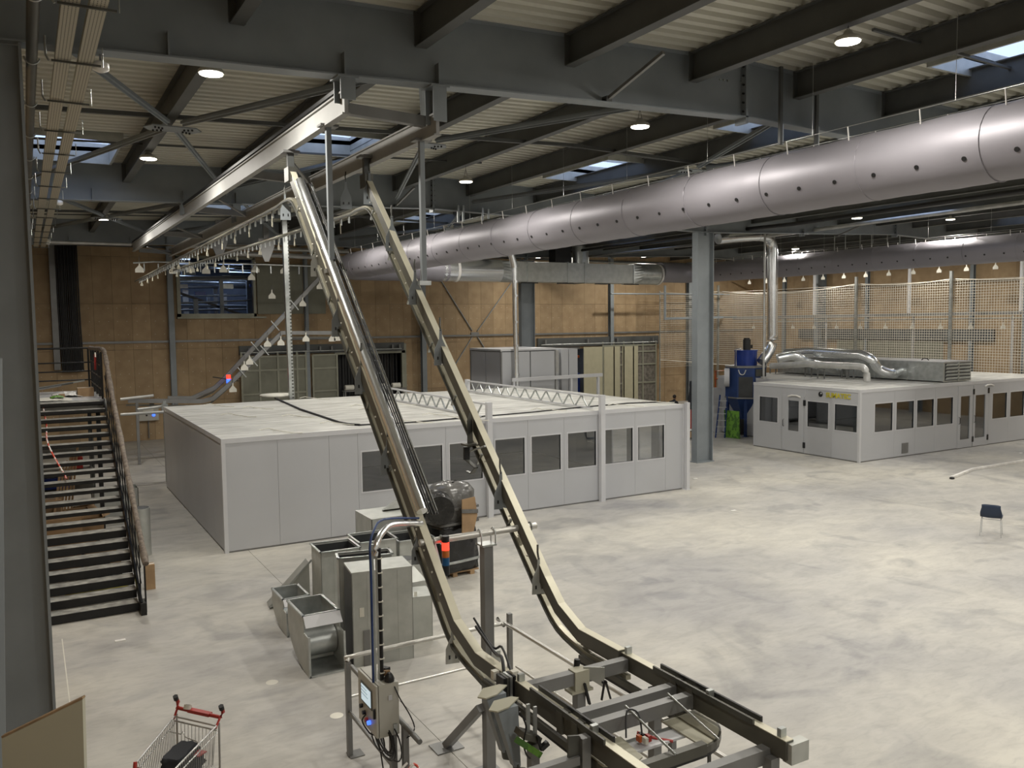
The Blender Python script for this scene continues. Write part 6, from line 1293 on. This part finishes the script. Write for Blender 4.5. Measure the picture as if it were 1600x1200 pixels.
# things around it
t = thing('green_board', 'bright green leaf-patterned board leaning at the foot of the blue tower', 'board', (27.6, 26, 0)); a = PZ(1133, 683); b = PZ(1156, 686); a.z = b.z = 0; d_ = (b-a).normalized(); MB().plate([(0,0),((b-a).length,0),((b-a).length,1.22),(0,1.22)], a, d_, (.05,.1,1), .05).build('panel', 'green', t)
MB().tube([a+V((0,0,1.22)), a+V((.1,0,1.5)), a+V((.2,0,1.25))], .02, 5).build('strap', 'navy', t)
st2 = thing('step_ladder', 'narrow aluminium step ladder leaning against the blue tower', 'ladder', (26.9, 27.5, 0)); a = PZ(1118, 684); a.z = 0; b = a+V((.35, .1, 1.9)); e = V((.28, -.28, 0))
for o_ in (V((0,0,0)), e): MB().bar(a+o_, b+o_*.8, .04, .05).build('stile', 'navy', st2)
for k in range(6): f = (k+.7)/6.6; MB().bar(a.lerp(b, f), a.lerp(b, f)+e*(1-.2*f), .07, .025).build('rung', 'galv', st2)
t = thing('white_sheet_panel', 'large white panel standing behind the free column', 'panel', (27, 30, 0)); a = PY(1082, 660, 30.0); b = PY(1131, 660, 29.2); MB().bar((a.x, 30, 1.05), (b.x, 29.2, 1.05), .06, 2.1).build('sheet', 'whitetrim', t)
t = thing('orange_rack', 'orange tubular rack standing behind the white panel', 'frame', (29, 31, 0)); a = PY(1118, 600, 30.6).x; b = PY(1135, 600, 30.6).x; MB().tube([(a, 30.6, 0), (a, 30.6, 2.78), (b, 30.6, 2.78), (b, 30.6, 0)], .06, 6).build('frame', 'orange', t); MB().tube([(a, 30.6, 2.4), (b, 30.6, 2.4)], .04, 6).build('bar', 'orange', t)
pt2 = thing('wooden_pallet', 'wooden pallet with cardboard on the floor behind the free column', 'pallet', (25.5, 27.5, 0)); a = PZ(1073, 688); 
for k in range(5): B(a.x, a.x+1.5, a.y+k*.2, a.y+.12+k*.2, .10, .13).build('deck_board', 'card', pt2)
for k in range(3): B(a.x+k*.68, a.x+.1+k*.68, a.y, a.y+.95, 0, .10).build('bearer', 'card', pt2)
simplebox('cardboard_box', 'flat cardboard box on the pallet behind the free column', 'box', a.x+.6, a.y+.5, .13, .9, .6, .18, 'card'); rumple('paper_scraps', 'white paper scraps on the box behind the free column', 'paper', a.x+.6, a.y+.5, .31, .6, .4, .12, 'strap', 21, 8)
bt = PY(1083, 640, 29.6); t = thing('black_covered_stand', 'black-covered stand at the right end of the near booth', 'stand', (bt.x, 29.6, 0)); rbox(bt.x, 29.6, .42, .4, 1.15, 2.45, .2, .6, seed=31).build('cover', 'cloth', t); MB().cyl((bt.x-.1, 29.6, 0), (bt.x-.1, 29.6, 1.15), .05, 8).build('leg', 'red', t); MB().cyl((bt.x, 29.6, 0), (bt.x, 29.6, .03), .3, 16).build('base', 'black', t); MB().cyl((bt.x+.08, 29.6, 0), (bt.x+.08, 29.6, 1.15), .05, 8).build('leg', 'black', t)
# wall box at far left and strips
q = PY(232, 645, YB-.1); t = thing('wall_control_box', 'grey control box with a blue pilot light low on the end wall', 'box', tuple(q)); B(q.x-.42, q.x+.42, YB-.25, YB-.03, q.z-.35, q.z+.25).build('body', 'cab', t); MB().cyl((q.x+.2, YB-.26, q.z-.1), (q.x+.2, YB-.28, q.z-.1), .07, 12).build('pilot_light', 'blueglow', t); MB().cyl((q.x-.1, YB-.26, q.z-.1), (q.x-.1, YB-.28, q.z-.1), .04, 10).build('button', 'black', t); MB().cyl((q.x+.15, YB-.15, q.z+.25), (q.x+.15, YB-.15, q.z+.42), .1, 10).build('lamp_cap', 'black', t); B(q.x-.25, q.x+.2, YB-.27, YB-.25, q.z+.08, q.z+.2).build('light_strip', 'paper', t)
MB().tube([(q.x-.02, YB-.1, q.z-.35), (q.x-.02, YB-.1, .1)], .03, 6).build('cable', 'frame', t)
for i, (pa, pb, Yq, r) in enumerate((((188,624),(240,618),34.5,.06), ((215,640),(262,634),30.5,.05), ((188,648),(284,642),30.3,.05))):
    t = cable('pale_tube', ['pale tube before the end wall left of the near booth', 'short pale tube by the rear left booth corner', 'long pale tube reaching over the rear left booth corner'][i], [PY(*pa, Yq), PY(*pb, Yq)], r, 'pipe', 'tube')
q = PY(258, 660, 30.4); t = thing('tube_stand', 'slim post carrying the pale tubes at the rear left booth corner', 'post', (q.x, 30.4, 0)); MB().bar((q.x, 30.4, 0), (q.x, 30.4, 2.75), .1).build('post', 'galv', t); B(q.x-.1, q.x+.1, 30.3, 30.5, 2.4, 2.65).build('clamp', 'galv', t)
q = PY(357, 592, 34.9); t = thing('status_beacon', 'small beacon lit red above blue on the descending tracks', 'beacon', tuple(q)); MB().cyl(q+V((0,0,.0)), q+V((0,0,.16)), .085, 12).build('red_lens', 'redglow', t); MB().cyl(q+V((0,0,-.2)), q, .085, 12).build('blue_lens', 'blueglow', t); MB().bar(q+V((-.6,0,.1)), q+V((.4,0,-.1)), .04).build('mount_bar', 'black', t)
# long pale strip and scraps on the floor
t = thing('steel_channel', 'long pale steel strip lying on the floor in front of the far booth', 'strip', (28, 17, 0)); pts = [PZ(1487,746,.04), PZ(1520,733,.04), PZ(1600,720,.04), PZ(1650,712,.04)]
MB().sweep(pts, [(-.05,-.035),(.05,-.035),(.05,.035),(-.05,.035)]).build('strip', 'strap', t); B(pts[0].x-.12, pts[0].x, pts[0].y-.1, pts[0].y, 0, .06).build('end_stop', 'black', t)
for i, (x, y) in enumerate(((188, 1001), (1086, 748), (1146, 798), (1595, 708))):
    q = PZ(x, y, 0); t = B(q.x-.08, q.x+.08, q.y-.04, q.y+.04, .001, .012).build('paper_scrap', 'strap'); tag(t, ['white scrap of paper on the floor left of the duct stack', 'white speck of litter on the floor near the free column', 'small pale speck of litter on the open floor', 'pale scrap at the right edge before the far booth'][i], 'litter')
for i, (x, y) in enumerate(((526, 1118), (425, 1066))):
    q = PZ(x, y, 0); o = MB().lathe((q.x, q.y, 0), [(.09, .0005), (.088, .002)], 20).build('floor_mark', 'paper'); tag(o, ['round cream patch on the floor left of the guard rail', 'pale loop-shaped mark on the floor below the curved elbows'][i], 'mark')
t = B(.30, .315, 11.5, 15.9, .0005, .002).build('floor_line', 'paper'); tag(t, 'thin pale line on the floor in front of the stair', 'line')
# board at the lower left
bd = thing('melamine_board', 'beige melamine board with raw chipboard edge at the lower left corner', 'board', (0, 3.3, 3.4))
a = CAM+ray(5, 1152)*2.6; b = CAM+ray(131, 1091)*2.6; d_ = (b-a); L1 = d_.length; d_.normalize(); nrm = V((0,0,-1)); 
MB().plate([(0,0),(L1,0),(L1,-.5),(0,-.5)], a, d_, V((.02,.0,1)), .018).build('sheet', 'board', bd)
MB().bar(a+V((0,0,.004)), b+V((0,0,.004)), .0185, .006).build('raw_edge', 'boardedge', bd)
t = thing('mezzanine_ledge', 'edge of the mezzanine below the viewpoint that the board stands on', 'ledge', (0, 2.3, 3.4)); B(-1.1, .42, .6, 2.75, 3.10, min(a.z, b.z)-.50).build('slab', 'frame', t)
t = thing('door_jamb', 'dark strip at the very left edge in front of the column', 'post', (-.2, 3, 3)); q = CAM+ray(2, 900)*2.9; MB().bar((q.x-.09, q.y, 3.2), (q.x-.09, q.y, 9.0), .16, .1, (0,1,0)).build('post', 'frame', t) if False else MB().bar(CAM+ray(-4, 1210)*2.9, CAM+ray(-10, 560)*2.9, .05, .03).build('post', 'steel', t)
# ================================================================== PERSON
def person(name, label, x, y, face, H=1.74):
    r = thing(name, label, 'person', (x, y, 0)); c, s_ = math.cos(face), math.sin(face)
    J = {'pel': (0,0,.95), 'sp': (0,.03,1.2), 'ch': (0,.08,1.38), 'nk': (0,.12,1.50), 'hd0': (0,.15,1.57),
         'sl': (-.18,.08,1.42), 'el': (-.24,.14,1.14), 'hl': (-.14,.38,1.06), 'sr': (.18,.08,1.42), 'er': (.24,.14,1.14), 'hr': (.14,.38,1.06),
         'kl': (-.10,.05,.50), 'al': (-.11,0,.08), 'tl': (-.12,.16,.03), 'kr': (.10,.02,.50), 'ar': (.11,-.04,.08), 'tr': (.12,.12,.03), 'hpl': (-.09,0,.90), 'hpr': (.09,0,.90)}
    E_ = [('pel','sp'),('sp','ch'),('ch','nk'),('nk','hd0'),('ch','sl'),('sl','el'),('el','hl'),('ch','sr'),('sr','er'),('er','hr'),('pel','hpl'),('hpl','kl'),('kl','al'),('al','tl'),('pel','hpr'),('hpr','kr'),('kr','ar'),('ar','tr')]
    R_ = {'pel':.15,'sp':.14,'ch':.15,'nk':.06,'hd0':.06,'sl':.075,'el':.05,'hl':.035,'sr':.075,'er':.05,'hr':.035,'kl':.07,'al':.045,'tl':.04,'kr':.07,'ar':.045,'tr':.04,'hpl':.10,'hpr':.10}
    ks = list(J); me = bpy.data.meshes.new('body'); me.from_pydata([J[k] for k in ks], [(ks.index(a), ks.index(b)) for a, b in E_], []); me.materials.append(M['cloth'])
    o = bpy.data.objects.new('body', me); sc.collection.objects.link(o); o.parent = r
    md = o.modifiers.new('skin', 'SKIN'); 
    for i, k in enumerate(ks): me.skin_vertices[0].data[i].radius = (R_[k], R_[k]*.8)
    me.skin_vertices[0].data[0].use_root = True; o.modifiers.new('sub', 'SUBSURF').levels = 2; o.modifiers['sub'].render_levels = 2
    def blob(nm, c_, rad, m_, n1=14):
        b_ = MB(); b_.lathe((0,0,0), [(math.sin(PI*i/8)*1.0+.001, -math.cos(PI*i/8)) for i in range(9)], n1); b_.v = [(c_[0]+p[0]*rad[0], c_[1]+p[1]*rad[1], c_[2]+p[2]*rad[2]) for p in b_.v]
        ORG[r.name] = (0,0,0); return b_.build(nm, m_, r)
    blob('head', (0,.18,1.64), (.075,.095,.115), 'skin'); blob('hair', (0,.155,1.675), (.083,.098,.10), 'hair'); blob('nose', (0,.275,1.63), (.012,.02,.02), 'skin', 8)
    for sx in (-1, 1): blob('ear', (sx*.077,.17,1.635), (.012,.02,.03), 'skin', 8); blob('eye', (sx*.03,.262,1.655), (.010,.008,.008), 'black', 8)
    for sx in (-1, 1):
        blob('hand', (sx*.135,.42,1.05), (.03,.045,.015), 'skin', 8)
        for f in range(4): MB().tube([(sx*.135+(f-1.5)*.016, .45, 1.05), (sx*.135+(f-1.5)*.017, .49, 1.045), (sx*.135+(f-1.5)*.017, .51+.005*f, 1.03)], .008, 5).build('finger', 'skin', r)
        MB().tube([(sx*.105, .41, 1.05), (sx*.095, .44, 1.045), (sx*.10, .46, 1.035)], .009, 5).build('thumb', 'skin', r)
    r.rotation_euler = (0, 0, face); return r
pq = PZ(1054, 617, 1.76); person('person', 'dark-haired person in black, head and shoulders showing behind the near booth roof', pq.x-.1, pq.y, PI*.62+PI)
